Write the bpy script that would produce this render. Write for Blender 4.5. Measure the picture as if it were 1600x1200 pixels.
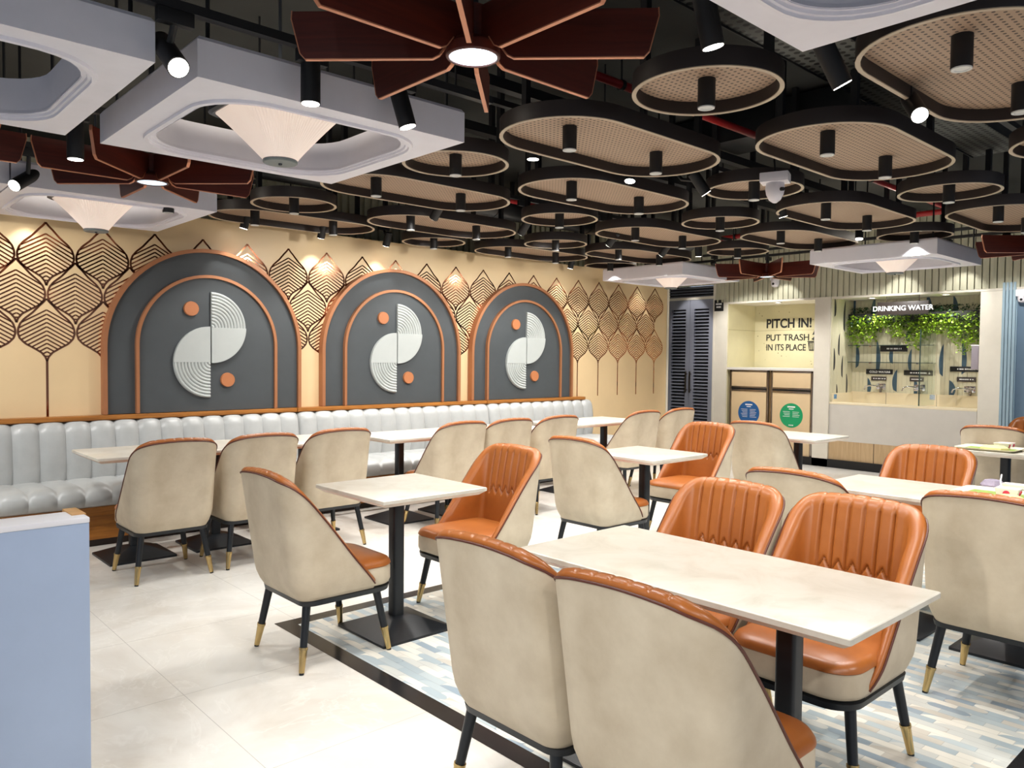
import bpy, bmesh, math, random
from mathutils import Vector, Matrix
R = math.radians
PI = math.pi
random.seed(7)
SC = bpy.context.scene
for o in list(bpy.data.objects):
    bpy.data.objects.remove(o)
COL = SC.collection

# ------------------------------------------------------------------ camera
CAM_H, FPX = 1.44, 1220.0
cam_d = bpy.data.cameras.new('camera')
cam = bpy.data.objects.new('camera', cam_d)
COL.objects.link(cam)
cam_d.sensor_fit = 'HORIZONTAL'
cam_d.sensor_width = 36.0
cam_d.lens = FPX / 1600 * 36.0
cam_d.clip_start = 0.05
fwd = Vector((0.673966, 0.737984, -0.033915))
rgt = Vector((0.738600, -0.674070, 0.009994))
dwn = Vector((-0.015486, -0.031785, -0.999375))
m = Matrix((rgt, -dwn, -fwd)).transposed().to_4x4()
m.translation = Vector((0, 0, CAM_H))
cam.matrix_world = m
SC.camera = cam

# ------------------------------------------------------------------ world, exposure
W = bpy.data.worlds.new('daylight')
SC.world = W
W.use_nodes = True
bg = W.node_tree.nodes['Background']
bg.inputs[0].default_value = (0.74, 0.83, 1.0, 1)
bg.inputs[1].default_value = 0.36
SC.view_settings.view_transform = 'Standard'
SC.view_settings.look = 'None'
SC.view_settings.gamma = 1.0
SC.view_settings.use_curve_mapping = False
SC.view_settings.exposure = 0.38
WARM = (1.0, 0.90, 0.76)
NEUT = (1.0, 0.972, 0.93)
E_DOWN, E_TRACK, E_WALL, E_PEND, E_FAN = 40.0, 26.0, 11.0, 7.0, 28.0
E_WASH = 60.0

# ------------------------------------------------------------------ materials
def s2l(c):
    return tuple(((v/255.0+0.055)/1.055)**2.4 if v > 10 else v/255.0/12.92 for v in c)

class NT:
    def __init__(self, name):
        self.m = bpy.data.materials.new(name)
        self.m.use_nodes = True
        self.t = self.m.node_tree
        self.b = self.t.nodes['Principled BSDF']
    def n(self, typ, **kw):
        n = self.t.nodes.new(typ)
        for k, v in kw.items():
            if hasattr(n, k) and not k.startswith('i_'):
                setattr(n, k, v)
        return n
    def l(self, a, b):
        self.t.links.new(a, b)
    def math(self, op, a, b=None, c=None):
        n = self.t.nodes.new('ShaderNodeMath')
        n.operation = op
        for i, v in enumerate((a, b, c)):
            if v is None:
                continue
            if isinstance(v, (int, float)):
                n.inputs[i].default_value = v
            else:
                self.l(v, n.inputs[i])
        return n.outputs[0]
    def coords(self, kind='Object'):
        n = self.t.nodes.new('ShaderNodeTexCoord')
        return n.outputs[kind]
    def pos(self):
        return self.t.nodes.new('ShaderNodeNewGeometry').outputs['Position']
    def ramp(self, fac, stops, mode='LINEAR'):
        n = self.t.nodes.new('ShaderNodeValToRGB')
        n.color_ramp.interpolation = mode
        el = n.color_ramp.elements
        while len(el) < len(stops):
            el.new(0.5)
        for e, (p, c) in zip(el, stops):
            e.position = p
            e.color = (*c, 1)
        self.l(fac, n.inputs[0])
        return n.outputs[0]
    def noise(self, vec, scale, detail=4, rough=0.6, dist=0.0):
        n = self.t.nodes.new('ShaderNodeTexNoise')
        n.inputs['Scale'].default_value = scale
        n.inputs['Detail'].default_value = detail
        n.inputs['Roughness'].default_value = rough
        n.inputs['Distortion'].default_value = dist
        if vec is not None:
            self.l(vec, n.inputs['Vector'])
        return n.outputs[0]
    def mapv(self, vec, scale=(1, 1, 1), rot=(0, 0, 0), loc=(0, 0, 0)):
        n = self.t.nodes.new('ShaderNodeMapping')
        n.inputs['Scale'].default_value = scale
        n.inputs['Rotation'].default_value = rot
        n.inputs['Location'].default_value = loc
        self.l(vec, n.inputs['Vector'])
        return n.outputs[0]
    def mix(self, fac, a, b):
        n = self.t.nodes.new('ShaderNodeMix')
        n.data_type = 'RGBA'
        for s, v in ((0, fac), (6, a), (7, b)):
            if isinstance(v, (int, float)):
                n.inputs[s].default_value = v
            elif isinstance(v, tuple):
                n.inputs[s].default_value = (*v, 1)
            else:
                self.l(v, n.inputs[s])
        return n.outputs[2]
    def bump(self, h, dist=0.002, strength=0.5):
        n = self.t.nodes.new('ShaderNodeBump')
        n.inputs['Distance'].default_value = dist
        n.inputs['Strength'].default_value = strength
        self.l(h, n.inputs['Height'])
        self.l(n.outputs[0], self.b.inputs['Normal'])

def plain(name, rgb, rough=0.5, metal=0.0, var=0.0, vscale=6, emit=0.0, emit_rgb=None, spec=None, bump=0.0, bscale=200):
    k = NT(name)
    c = s2l(rgb)
    k.b.inputs['Roughness'].default_value = rough
    k.b.inputs['Metallic'].default_value = metal
    if spec is not None:
        k.b.inputs['Specular IOR Level'].default_value = spec
    f = k.noise(k.coords(), vscale)
    v = max(var, 0.03)
    lo = tuple(x*(1-v) for x in c)
    hi = tuple(min(1, x*(1+v)) for x in c)
    k.l(k.ramp(f, [(0.3, lo), (0.7, hi)]), k.b.inputs['Base Color'])
    if bump:
        k.bump(k.noise(k.coords(), bscale, 3), bump, 0.4)
    if emit:
        k.b.inputs['Emission Color'].default_value = (*s2l(emit_rgb or rgb), 1)
        k.b.inputs['Emission Strength'].default_value = emit
    return k.m

def wood(name, a, b, rough=0.4, axis='X', scale=1.0):
    k = NT(name)
    sc = {'X': (1.2, 18, 18), 'Y': (18, 1.2, 18), 'Z': (18, 18, 1.2)}[axis]
    v = k.mapv(k.coords(), tuple(s*scale for s in sc))
    f = k.noise(v, 2.2, 6, 0.6, 0.6)
    k.l(k.ramp(f, [(0.3, s2l(a)), (0.72, s2l(b))]), k.b.inputs['Base Color'])
    k.b.inputs['Roughness'].default_value = rough
    return k.m

def marble_floor():
    k = NT('cream_marble_tile')
    p = k.pos()
    f = k.noise(p, 1.3, 8, 0.62, 0.9)
    base = k.ramp(f, [(0.28, s2l((212, 205, 194))), (0.5, s2l((228, 224, 216))), (0.75, s2l((238, 236, 230)))])
    vn = k.noise(k.mapv(p, (1, 1, 1), (0, 0, 0.6)), 2.1, 5, 0.55, 1.6)
    vein = k.math('ABSOLUTE', k.math('SUBTRACT', vn, 0.5))
    vm = k.math('MULTIPLY', k.math('SUBTRACT', 1.0, k.math('MINIMUM', k.math('MULTIPLY', vein, 55.0), 1.0)), 0.25)
    c1 = k.mix(vm, base, s2l((250, 248, 242)))
    sep = k.t.nodes.new('ShaderNodeSeparateXYZ')
    k.l(p, sep.inputs[0])
    fx = k.math('FRACT', k.math('DIVIDE', k.math('ADD', sep.outputs[0], 20.02), 0.8))
    fy = k.math('FRACT', k.math('DIVIDE', k.math('ADD', sep.outputs[1], 20.27), 0.8))
    gx = k.math('LESS_THAN', k.math('ABSOLUTE', k.math('SUBTRACT', fx, 0.5)), 0.0018)
    gy = k.math('LESS_THAN', k.math('ABSOLUTE', k.math('SUBTRACT', fy, 0.5)), 0.0018)
    g = k.math('MULTIPLY', k.math('MAXIMUM', gx, gy), 0.6)
    k.l(k.mix(g, c1, s2l((160, 155, 148))), k.b.inputs['Base Color'])
    k.b.inputs['Roughness'].default_value = 0.22
    return k.m

def mosaic():
    k = NT('mosaic_pattern_tile')
    sep = k.t.nodes.new('ShaderNodeSeparateXYZ')
    k.l(k.pos(), sep.inputs[0])
    LEN, WID = 0.165, 0.042
    r = k.math('DIVIDE', k.math('ADD', sep.outputs[0], 20.0), WID)
    row = k.math('FLOOR', r)
    fv = k.math('FRACT', r)
    off = k.math('MULTIPLY', k.math('FRACT', k.math('MULTIPLY', row, 0.618)), 1.0)
    u = k.math('ADD', k.math('DIVIDE', k.math('ADD', sep.outputs[1], 20.0), LEN), off)
    cu = k.math('FLOOR', u)
    fu = k.math('FRACT', u)
    def rnd(sx):
        c = k.t.nodes.new('ShaderNodeCombineXYZ')
        k.l(cu, c.inputs[0]); k.l(row, c.inputs[1]); c.inputs[2].default_value = sx
        w = k.t.nodes.new('ShaderNodeTexWhiteNoise')
        w.noise_dimensions = '3D'
        k.l(c.outputs[0], w.inputs['Vector'])
        return w.outputs['Value']
    pal = [(0.0, s2l((228, 225, 214))), (0.28, s2l((205, 207, 202))), (0.48, s2l((170, 184, 190))), (0.62, s2l((148, 164, 176))), (0.72, s2l((200, 195, 184))), (0.86, s2l((182, 193, 196)))]
    ca = k.ramp(rnd(1.0), pal, 'CONSTANT')
    cb = k.ramp(rnd(5.0), pal, 'CONSTANT')
    # leaf-ended pieces: inside the rounded end the first colour, outside it the second
    def sq_(a, p=2.0):
        return k.math('POWER', k.math('MAXIMUM', a, 0.0), p)
    e1 = k.math('ADD', sq_(k.math('DIVIDE', k.math('SUBTRACT', fu, 0.45), 0.55)), sq_(fv))
    e2 = k.math('ADD', sq_(k.math('DIVIDE', k.math('SUBTRACT', k.math('ABSOLUTE', k.math('SUBTRACT', k.math('MULTIPLY', fu, 2.0), 1.0)), 0.6), 0.4)), sq_(k.math('ABSOLUTE', k.math('SUBTRACT', k.math('MULTIPLY', fv, 2.0), 1.0))))
    pick = k.math('GREATER_THAN', rnd(3.0), 0.7)
    ee = k.math('ADD', k.math('MULTIPLY', e1, k.math('SUBTRACT', 1.0, pick)), k.math('MULTIPLY', e2, pick))
    inside = k.math('LESS_THAN', ee, 1.0)
    use = k.math('GREATER_THAN', rnd(9.0), 0.3)
    fac = k.math('MULTIPLY', k.math('SUBTRACT', 1.0, inside), use)
    col = k.mix(fac, ca, cb)
    gl = k.math('MAXIMUM', k.math('LESS_THAN', fv, 0.05), k.math('LESS_THAN', fu, 0.012))
    k.l(k.mix(k.math('MULTIPLY', gl, 0.45), col, s2l((140, 140, 136))), k.b.inputs['Base Color'])
    k.b.inputs['Roughness'].default_value = 0.28
    return k.m

def perforated(name, rgb, hole, pitch=0.032, rad=0.24):
    k = NT(name)
    sep = k.t.nodes.new('ShaderNodeSeparateXYZ')
    k.l(k.pos(), sep.inputs[0])
    a = k.math('SUBTRACT', k.math('FRACT', k.math('DIVIDE', k.math('ADD', sep.outputs[0], 10.0), pitch)), 0.5)
    b = k.math('SUBTRACT', k.math('FRACT', k.math('DIVIDE', k.math('ADD', sep.outputs[1], 10.0), pitch)), 0.5)
    d = k.math('SQRT', k.math('ADD', k.math('MULTIPLY', a, a), k.math('MULTIPLY', b, b)))
    h = k.math('LESS_THAN', d, rad)
    k.l(k.mix(h, s2l(rgb), s2l(hole)), k.b.inputs['Base Color'])
    k.b.inputs['Roughness'].default_value = 0.6
    return k.m

def marble_top():
    k = NT('cream_stone_tabletop')
    f = k.noise(k.coords(), 5.0, 8, 0.65, 1.2)
    k.l(k.ramp(f, [(0.3, s2l((188, 181, 166))), (0.52, s2l((204, 198, 185))), (0.8, s2l((212, 208, 198)))]), k.b.inputs['Base Color'])
    k.b.inputs['Roughness'].default_value = 0.3
    return k.m

def leather(name, a, b, rough, scale=5):
    k = NT(name)
    f = k.noise(k.coords(), scale, 6, 0.6)
    k.l(k.ramp(f, [(0.3, s2l(a)), (0.72, s2l(b))]), k.b.inputs['Base Color'])
    k.b.inputs['Roughness'].default_value = rough
    k.bump(k.noise(k.coords(), 260, 3), 0.0006, 0.25)
    return k.m

M = {}
M['floor'] = marble_floor()
M['mosaic'] = mosaic()
M['border'] = plain('black_granite', (34, 33, 34), 0.2, var=0.3, vscale=120)
M['wallcream'] = plain('cream_wall_panel', (214, 188, 146), 0.42, var=0.04, vscale=2)
M['copper'] = plain('copper_inlay_metal', (150, 96, 70), 0.09, 1.0)
M['frame_copper'] = plain('copper_paint', (164, 110, 74), 0.42, 0.35)
M['archgrey'] = plain('slate_grey_panel', (60, 65, 68), 0.55, var=0.06)
M['disc_grey'] = plain('pale_grey_relief', (166, 171, 169), 0.55)
M['disc_copper'] = plain('copper_disc_paint', (166, 104, 64), 0.5)
M['bench'] = leather('grey_vinyl', (158, 160, 159), (173, 175, 174), 0.32)
M['benchwood'] = wood('honey_oak', (128, 78, 28), (172, 112, 48), 0.35, 'X')
M['toe'] = plain('dark_toe_kick', (40, 26, 18), 0.6)
M['shell'] = leather('beige_suede', (183, 168, 144), (206, 193, 170), 0.62, 6)
M['orange'] = leather('tan_orange_leather', (150, 84, 34), (172, 102, 46), 0.33, 4)
M['piping'] = plain('dark_brown_piping', (84, 38, 24), 0.5)
M['blackmetal'] = plain('black_metal', (24, 28, 33), 0.38, 0.2)
M['brass'] = plain('satin_brass', (196, 170, 118), 0.26, 1.0)
M['tabletop'] = marble_top()
M['tableunder'] = plain('tabletop_edge', (224, 208, 192), 0.5)
M['white'] = plain('white_paint', (226, 222, 214), 0.5)
M['coffer'] = plain('lavender_white_paint', (226, 225, 234), 0.55)
M['ceil'] = plain('dark_slab', (46, 47, 44), 0.9, var=0.2, vscale=1.5)
M['black'] = plain('matt_black_paint', (14, 14, 16), 0.55)
M['duct'] = plain('black_duct', (20, 21, 23), 0.45)
M['trayrim'] = plain('dark_brown_band', (36, 27, 24), 0.5)
M['traylip'] = plain('champagne_lip', (176, 160, 138), 0.45)
M['perf'] = perforated('perforated_brown_panel', (160, 135, 113), (66, 52, 42), 0.029, 0.23)
M['cabletray'] = perforated('perforated_grey_metal', (88, 90, 86), (8, 8, 8), 0.05, 0.3)
M['lens'] = plain('dim_lamp_lens', (190, 190, 186), 0.25, emit=0.1)
M['lenson'] = plain('bright_lamp_lens', (255, 250, 240), 0.3, emit=9.0)
M['shade'] = plain('pleated_lamp_shade', (232, 222, 216), 0.8, emit=0.30, emit_rgb=(255, 228, 208))
M['shadecap'] = plain('grey_lamp_cap', (120, 128, 128), 0.5)
M['shadeframe'] = plain('dark_grey_lamp_frame', (52, 56, 62), 0.4)
M['fanwood'] = wood('mahogany', (66, 22, 14), (92, 34, 22), 0.42, 'X')
M['fanedge'] = plain('copper_edge', (206, 140, 108), 0.35, 0.5)
M['led'] = plain('led_disc', (222, 240, 250), 0.3, emit=1.0, emit_rgb=(205, 235, 250))
M['ledon'] = plain('led_disc_lit', (240, 248, 255), 0.3, emit=5.0, emit_rgb=(225, 240, 255))
M['red'] = plain('red_pipe_paint', (158, 28, 30), 0.4)
M['plastic'] = plain('white_plastic', (226, 222, 228), 0.4)
M['doorgrey'] = plain('blue_grey_door_paint', (134, 137, 150), 0.45)
M['doordark'] = plain('louvre_shadow_box', (30, 30, 34), 0.7)
M['concrete'] = plain('cream_concrete', (206, 198, 160), 0.7, var=0.05, vscale=3)
M['flute'] = plain('pale_sage_flute', (186, 184, 160), 0.55)
M['trimwhite'] = plain('warm_white_frame', (222, 216, 202), 0.5)
M['binpanel'] = plain('beige_laminate', (222, 196, 156), 0.4)
M['chrome'] = plain('brushed_steel', (150, 140, 132), 0.22, 1.0)
M['chrome2'] = plain('chrome', (215, 215, 218), 0.08, 1.0)
M['signblack'] = plain('black_sign', (20, 20, 22), 0.45)
M['signbrown'] = plain('dark_taupe_sign', (62, 54, 50), 0.4)
M['textblack'] = plain('black_lettering', (22, 22, 22), 0.6)
M['textwhite'] = plain('white_lettering', (245, 245, 245), 0.6)
M['textlit'] = plain('lit_white_lettering', (255, 255, 255), 0.6, emit=0.45)
M['blue'] = plain('blue_sticker', (26, 92, 156), 0.4)
M['green'] = plain('green_sticker', (18, 158, 102), 0.4)
M['sink'] = plain('cream_counter_stone', (236, 222, 190), 0.35)
M['counterfront'] = plain('pale_grey_counter_front', (206, 201, 192), 0.5)
M['palewood'] = wood('pale_ash', (182, 152, 112), (206, 178, 138), 0.45, 'Z')
M['tilecream'] = plain('cream_strip_tile', (216, 210, 182), 0.4)
M['tileblue'] = plain('blue_leaf_tile', (62, 88, 104), 0.35)
M['tiledark'] = plain('dark_leaf_tile', (52, 54, 56), 0.4)
M['blueflute'] = plain('powder_blue_flute', (152, 176, 190), 0.5)
M['bluewall'] = plain('slate_blue_wall', (96, 120, 142), 0.6)
M['panelblue'] = plain('pale_blue_grey_laminate', (160, 175, 200), 0.5, var=0.05, vscale=3)
M['panelcap'] = plain('off_white_cap', (228, 226, 230), 0.45)
M['oak'] = wood('light_oak_strip', (176, 124, 66), (206, 158, 92), 0.4, 'X')
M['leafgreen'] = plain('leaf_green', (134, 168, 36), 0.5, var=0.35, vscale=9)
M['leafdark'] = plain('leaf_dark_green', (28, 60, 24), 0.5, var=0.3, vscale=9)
M['traycream'] = plain('cream_serving_tray', (236, 231, 200), 0.4)
M['papergreen'] = plain('green_tray_paper', (138, 160, 74), 0.6, var=0.3, vscale=30)
M['paperyellow'] = plain('yellow_wrapper', (226, 216, 150), 0.6)
M['boxwhite'] = plain('white_food_box', (240, 232, 226), 0.6)
M['pink'] = plain('red_print', (208, 52, 80), 0.6)
k = NT('clear_glass')
k.b.inputs['Transmission Weight'].default_value = 1.0
k.b.inputs['Roughness'].default_value = 0.02
k.b.inputs['IOR'].default_value = 1.2
k.b.inputs['Base Color'].default_value = (0.90, 0.97, 0.93, 1)
M['glass'] = k.m
M['glassedge'] = plain('dark_glass_edge', (50, 70, 66), 0.2)

# ------------------------------------------------------------------ mesh helpers
class MB:
    def __init__(self):
        self.v, self.f, self.mi = [], [], []
        self.cur = 0
    def add(self, vs, fs):
        o = len(self.v)
        self.v += [tuple(x) for x in vs]
        self.f += [tuple(i+o for i in q) for q in fs]
        self.mi += [self.cur]*len(fs)
        return self
    def box(self, x0, x1, y0, y1, z0, z1, bev=0.0):
        if bev > 0:
            bm = bmesh.new()
            bmesh.ops.create_cube(bm, size=1)
            for v in bm.verts:
                v.co = Vector(((x0+x1)/2+v.co.x*(x1-x0), (y0+y1)/2+v.co.y*(y1-y0), (z0+z1)/2+v.co.z*(z1-z0)))
            bmesh.ops.bevel(bm, geom=bm.edges[:], offset=bev, segments=2, affect='EDGES', profile=0.6)
            bm.verts.index_update()
            self.add([v.co for v in bm.verts], [[v.index for v in f.verts] for f in bm.faces])
            bm.free()
            return self
        vs = [(x, y, z) for z in (z0, z1) for y in (y0, y1) for x in (x0, x1)]
        return self.add(vs, [(0, 2, 3, 1), (4, 5, 7, 6), (0, 1, 5, 4), (2, 6, 7, 3), (0, 4, 6, 2), (1, 3, 7, 5)])
    def tube(self, a, b, r0, r1=None, n=16, caps=True):
        r1 = r0 if r1 is None else r1
        a, b = Vector(a), Vector(b)
        d = (b-a).normalized()
        u = d.orthogonal().normalized()
        w = d.cross(u)
        vs = []
        for p, r in ((a, r0), (b, r1)):
            for i in range(n):
                t = 2*PI*i/n
                vs.append(p+u*(r*math.cos(t))+w*(r*math.sin(t)))
        fs = [(i, (i+1) % n, n+(i+1) % n, n+i) for i in range(n)]
        if caps:
            fs += [tuple(range(n-1, -1, -1)), tuple(range(n, 2*n))]
        return self.add(vs, fs)
    def path(self, pts, r, n=8, closed=False):
        pts = [Vector(p) for p in pts]
        vs, fs = [], []
        N = len(pts)
        prev = None
        for i, p in enumerate(pts):
            if closed:
                d = pts[(i+1) % N]-pts[i-1]
            else:
                d = pts[min(i+1, N-1)]-pts[max(i-1, 0)]
            d.normalize()
            u = d.orthogonal().normalized() if prev is None else (prev-d*prev.dot(d)).normalized()
            prev = u
            w = d.cross(u)
            for j in range(n):
                t = 2*PI*j/n
                vs.append(p+u*(r*math.cos(t))+w*(r*math.sin(t)))
        for i in range(N if closed else N-1):
            for j in range(n):
                a, b = i*n, ((i+1) % N)*n
                fs.append((a+j, a+(j+1) % n, b+(j+1) % n, b+j))
        if not closed:
            fs += [tuple(range(n-1, -1, -1)), tuple(range((N-1)*n, N*n))]
        return self.add(vs, fs)
    def prism(self, poly, fn0, fn1):
        n = len(poly)
        vs = [fn0(p) for p in poly]+[fn1(p) for p in poly]
        fs = [(i, (i+1) % n, n+(i+1) % n, n+i) for i in range(n)]
        fs += [tuple(range(n-1, -1, -1)), tuple(range(n, 2*n))]
        return self.add(vs, fs)
    def rings(self, rings, closed=True, cap0=False, cap1=False, loop=False):
        n = len(rings[0])
        vs = [p for r in rings for p in r]
        fs = []
        K = len(rings)
        for k in range(K if loop else K-1):
            a, b = k*n, ((k+1) % K)*n
            for i in range(n if closed else n-1):
                j = (i+1) % n
                fs.append((a+i, a+j, b+j, b+i))
        if cap0:
            fs.append(tuple(range(n-1, -1, -1)))
        if cap1:
            fs.append(tuple(range((K-1)*n, K*n)))
        return self.add(vs, fs)
    def lathe(self, prof, c=(0, 0, 0), n=24):
        rg = [[(c[0]+r*math.cos(2*PI*i/n), c[1]+r*math.sin(2*PI*i/n), c[2]+z) for i in range(n)] for r, z in prof]
        return self.rings(rg, True, True, True)
    def mesh(self, name, mats, smooth=35):
        me = bpy.data.meshes.new(name)
        me.from_pydata(self.v, [], self.f)
        bm = bmesh.new()
        bm.from_mesh(me)
        bmesh.ops.recalc_face_normals(bm, faces=bm.faces[:])
        bm.to_mesh(me)
        bm.free()
        for mt in (mats if isinstance(mats, (list, tuple)) else [mats]):
            me.materials.append(mt)
        me.polygons.foreach_set('material_index', self.mi)
        if smooth:
            me.polygons.foreach_set('use_smooth', [True]*len(me.polygons))
            me.set_sharp_from_angle(angle=R(smooth))
        me.update()
        return me

CACHE = {}
def part(name, key, build, mats, parent=None, loc=(0, 0, 0), rot=(0, 0, 0), smooth=35):
    """one mesh object; the mesh is shared between calls with the same key"""
    if key is not None and key in CACHE:
        me = CACHE[key]
    else:
        mb = MB()
        r = build(mb)
        me = (r or mb).mesh(name, mats, smooth)
        if key is not None:
            CACHE[key] = me
    o = bpy.data.objects.new(name, me)
    COL.objects.link(o)
    o.location = loc
    o.rotation_euler = rot
    if parent is not None:
        o.parent = parent
    return o

def tag(o, label, cat, group=None):
    o['label'] = label
    o['category'] = cat
    if group:
        o['group'] = group
    return o

def thing(name, label, cat, loc=(0, 0, 0), rotz=0.0, group=None):
    o = bpy.data.objects.new(name, None)
    o.empty_display_size = 0.1
    COL.objects.link(o)
    o.location = loc
    o.rotation_euler = (0, 0, rotz)
    return tag(o, label, cat, group)

def struct(name, build, mats, smooth=35):
    o = part(name, None, build, mats, None, smooth=smooth)
    o['kind'] = 'structure'
    return o

def spot(name, parent, loc, direction, energy, angle, color=NEUT, blend=0.5, radius=0.03):
    d = bpy.data.lights.new(name, 'SPOT')
    d.energy, d.spot_size, d.spot_blend, d.shadow_soft_size = energy, angle, blend, radius
    d.color = color
    o = bpy.data.objects.new(name, d)
    COL.objects.link(o)
    o.location = loc
    o.rotation_euler = Vector(direction).to_track_quat('-Z', 'Y').to_euler()
    if parent is not None:
        o.parent = parent
    return o

def point(name, parent, loc, energy, color, radius):
    d = bpy.data.lights.new(name, 'POINT')
    d.energy, d.shadow_soft_size, d.color = energy, radius, color
    o = bpy.data.objects.new(name, d)
    COL.objects.link(o)
    o.location = loc
    o.parent = parent
    return o

def rrect(hx, hy, r, n=8):
    """rounded rectangle outline, counter-clockwise"""
    out = []
    for cx, cy, a0 in ((hx-r, hy-r, 0), (-hx+r, hy-r, 90), (-hx+r, -hy+r, 180), (hx-r, -hy+r, 270)):
        for i in range(n+1):
            t = R(a0+90*i/n)
            out.append((cx+r*math.cos(t), cy+r*math.sin(t)))
    return out

def text_part(name, s, size, mat, parent, loc, rot, bold=0.0, align='LEFT', depth=0.002, sx=1.0):
    cu = bpy.data.curves.new(name, 'FONT')
    cu.body, cu.size, cu.align_x, cu.extrude, cu.offset = s, size, align, depth, bold
    tmp = bpy.data.objects.new(name+'_tmp', cu)
    COL.objects.link(tmp)
    dg = bpy.context.evaluated_depsgraph_get()
    me = bpy.data.meshes.new_from_object(tmp.evaluated_get(dg))
    bpy.data.objects.remove(tmp)
    bpy.data.curves.remove(cu)
    me.materials.clear()
    me.materials.append(mat)
    o = bpy.data.objects.new(name, me)
    COL.objects.link(o)
    o.location, o.rotation_euler = loc, rot
    o.scale = (sx, 1, 1)
    if parent is not None:
        o.parent = parent
    return o

# ------------------------------------------------------------------ room shell
WY, BX, CZ = 6.95, 10.29, 3.3          # arch wall, back wall, slab height
floor = struct('floor', lambda b: b.box(-3.5, 11.3, -4, 7.9, -0.06, 0.0), M['floor'])
part('patterned_tile_inlay', None, lambda b: b.box(1.95, 7.4, 0.82, 3.815, -0.001, 0.0012), M['mosaic'], floor)
def f_(b):
    b.box(1.86, 7.49, 3.815, 3.907, -0.001, 0.0016)
    b.box(1.86, 7.49, 0.69, 0.82, -0.001, 0.0016)
    b.box(1.86, 1.95, 0.82, 3.815, -0.001, 0.0016)
    b.box(7.40, 7.49, 0.82, 3.815, -0.001, 0.0016)
part('inlay_border', None, f_, M['border'], floor)
struct('ceiling', lambda b: b.box(-3.5, 11.3, -4, 8.0, CZ, CZ+0.1), M['ceil'])
wl = struct('wall_left', lambda b: (b.box(-3.5, 9.41, WY, WY+0.12, 0, 2.635), b.box(-3.5, 9.41, WY+0.12, WY+0.30, 2.50, 2.60))[0], M['wallcream'])
def f_(b):
    b.box(-3.5, 11.3, 7.86, 7.98, 0.0, CZ)
    y = -3.4
    for i in range(150):
        b.box(-3.4+i*0.098, -3.4+i*0.098+0.058, 7.83, 7.87, 2.3, CZ)
struct('wall_left_upper', f_, M['flute'], 0)

# leaf pattern of thin copper strips let into the cream wall
def leafw(t):
    P = [(0, 0), (.055, .10), (.11, .235), (.17, .36), (.23, .49), (.33, .77), (.41, .92), (.49, .99), (.56, 1.0), (.64, .94), (.72, .76), (.79, .47), (.86, .2), (.93, .06), (1, 0)]
    for (a, u), (c, v) in zip(P, P[1:]):
        if a <= t <= c:
            s = (t-a)/(c-a)
            return u+(v-u)*s
    return 0
LP, LH, LW = 0.4045, 0.487, 0.194
def leaf(b, x0, zt, stem):
    y = WY-0.0015
    def strip(p, q, w):
        d = Vector((q[0]-p[0], q[1]-p[1]))
        if d.length < 1e-5:
            return
        d.normalize()
        n = Vector((-d.y, d.x))*w/2
        b.add([(p[0]+n.x, y, p[1]+n.y), (q[0]+n.x, y, q[1]+n.y), (q[0]-n.x, y, q[1]-n.y), (p[0]-n.x, y, p[1]-n.y)], [(0, 1, 2, 3)])
    K = 44
    for s in (-1, 1):
        pts = [(x0+s*LW*leafw(i/K), zt-LH*i/K) for i in range(K+1)]
        rows = []
        for i, p in enumerate(pts):
            a, c = pts[max(i-1, 0)], pts[min(i+1, K)]
            d = Vector((c[0]-a[0], c[1]-a[1])).normalized()
            n = Vector((-d.y, d.x))*0.0075
            rows += [(p[0]+n.x, y, p[1]+n.y), (p[0]-n.x, y, p[1]-n.y)]
        b.add(rows, [(2*i, 2*i+2, 2*i+3, 2*i+1) for i in range(K)])
        for j in range(12):
            za = zt-0.088-j*0.0325
            if za < zt-LH+0.03:
                break
            t = 0.0
            e = None
            for q in range(1, 200):
                dx = q*0.001
                dz = dx*0.60
                tt = (zt-(za-dz))/LH
                if tt > 1 or LW*leafw(tt) < dx+0.004:
                    break
                e = (dx, za-dz)
            if e:
                strip((x0, za), (x0+s*e[0], e[1]), 0.0115)
    if stem:
        strip((x0, zt-LH+0.004), (x0, 0.94), 0.017)
def f_(b):
    for k in range(-3, 20):
        x = 1.43+LP*k
        leaf(b, x, 2.452, False)
        if x+LP/2+LW < 9.41:
            leaf(b, x+LP/2, 2.157, False)
        leaf(b, x, 1.862, True)
part('copper_leaf_inlay', None, f_, M['copper'], wl, smooth=0)
struct('trim_1', lambda b: b.box(9.41, 9.45, WY-0.01, WY+0.3, 0, 2.66), M['trimwhite'])

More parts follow.
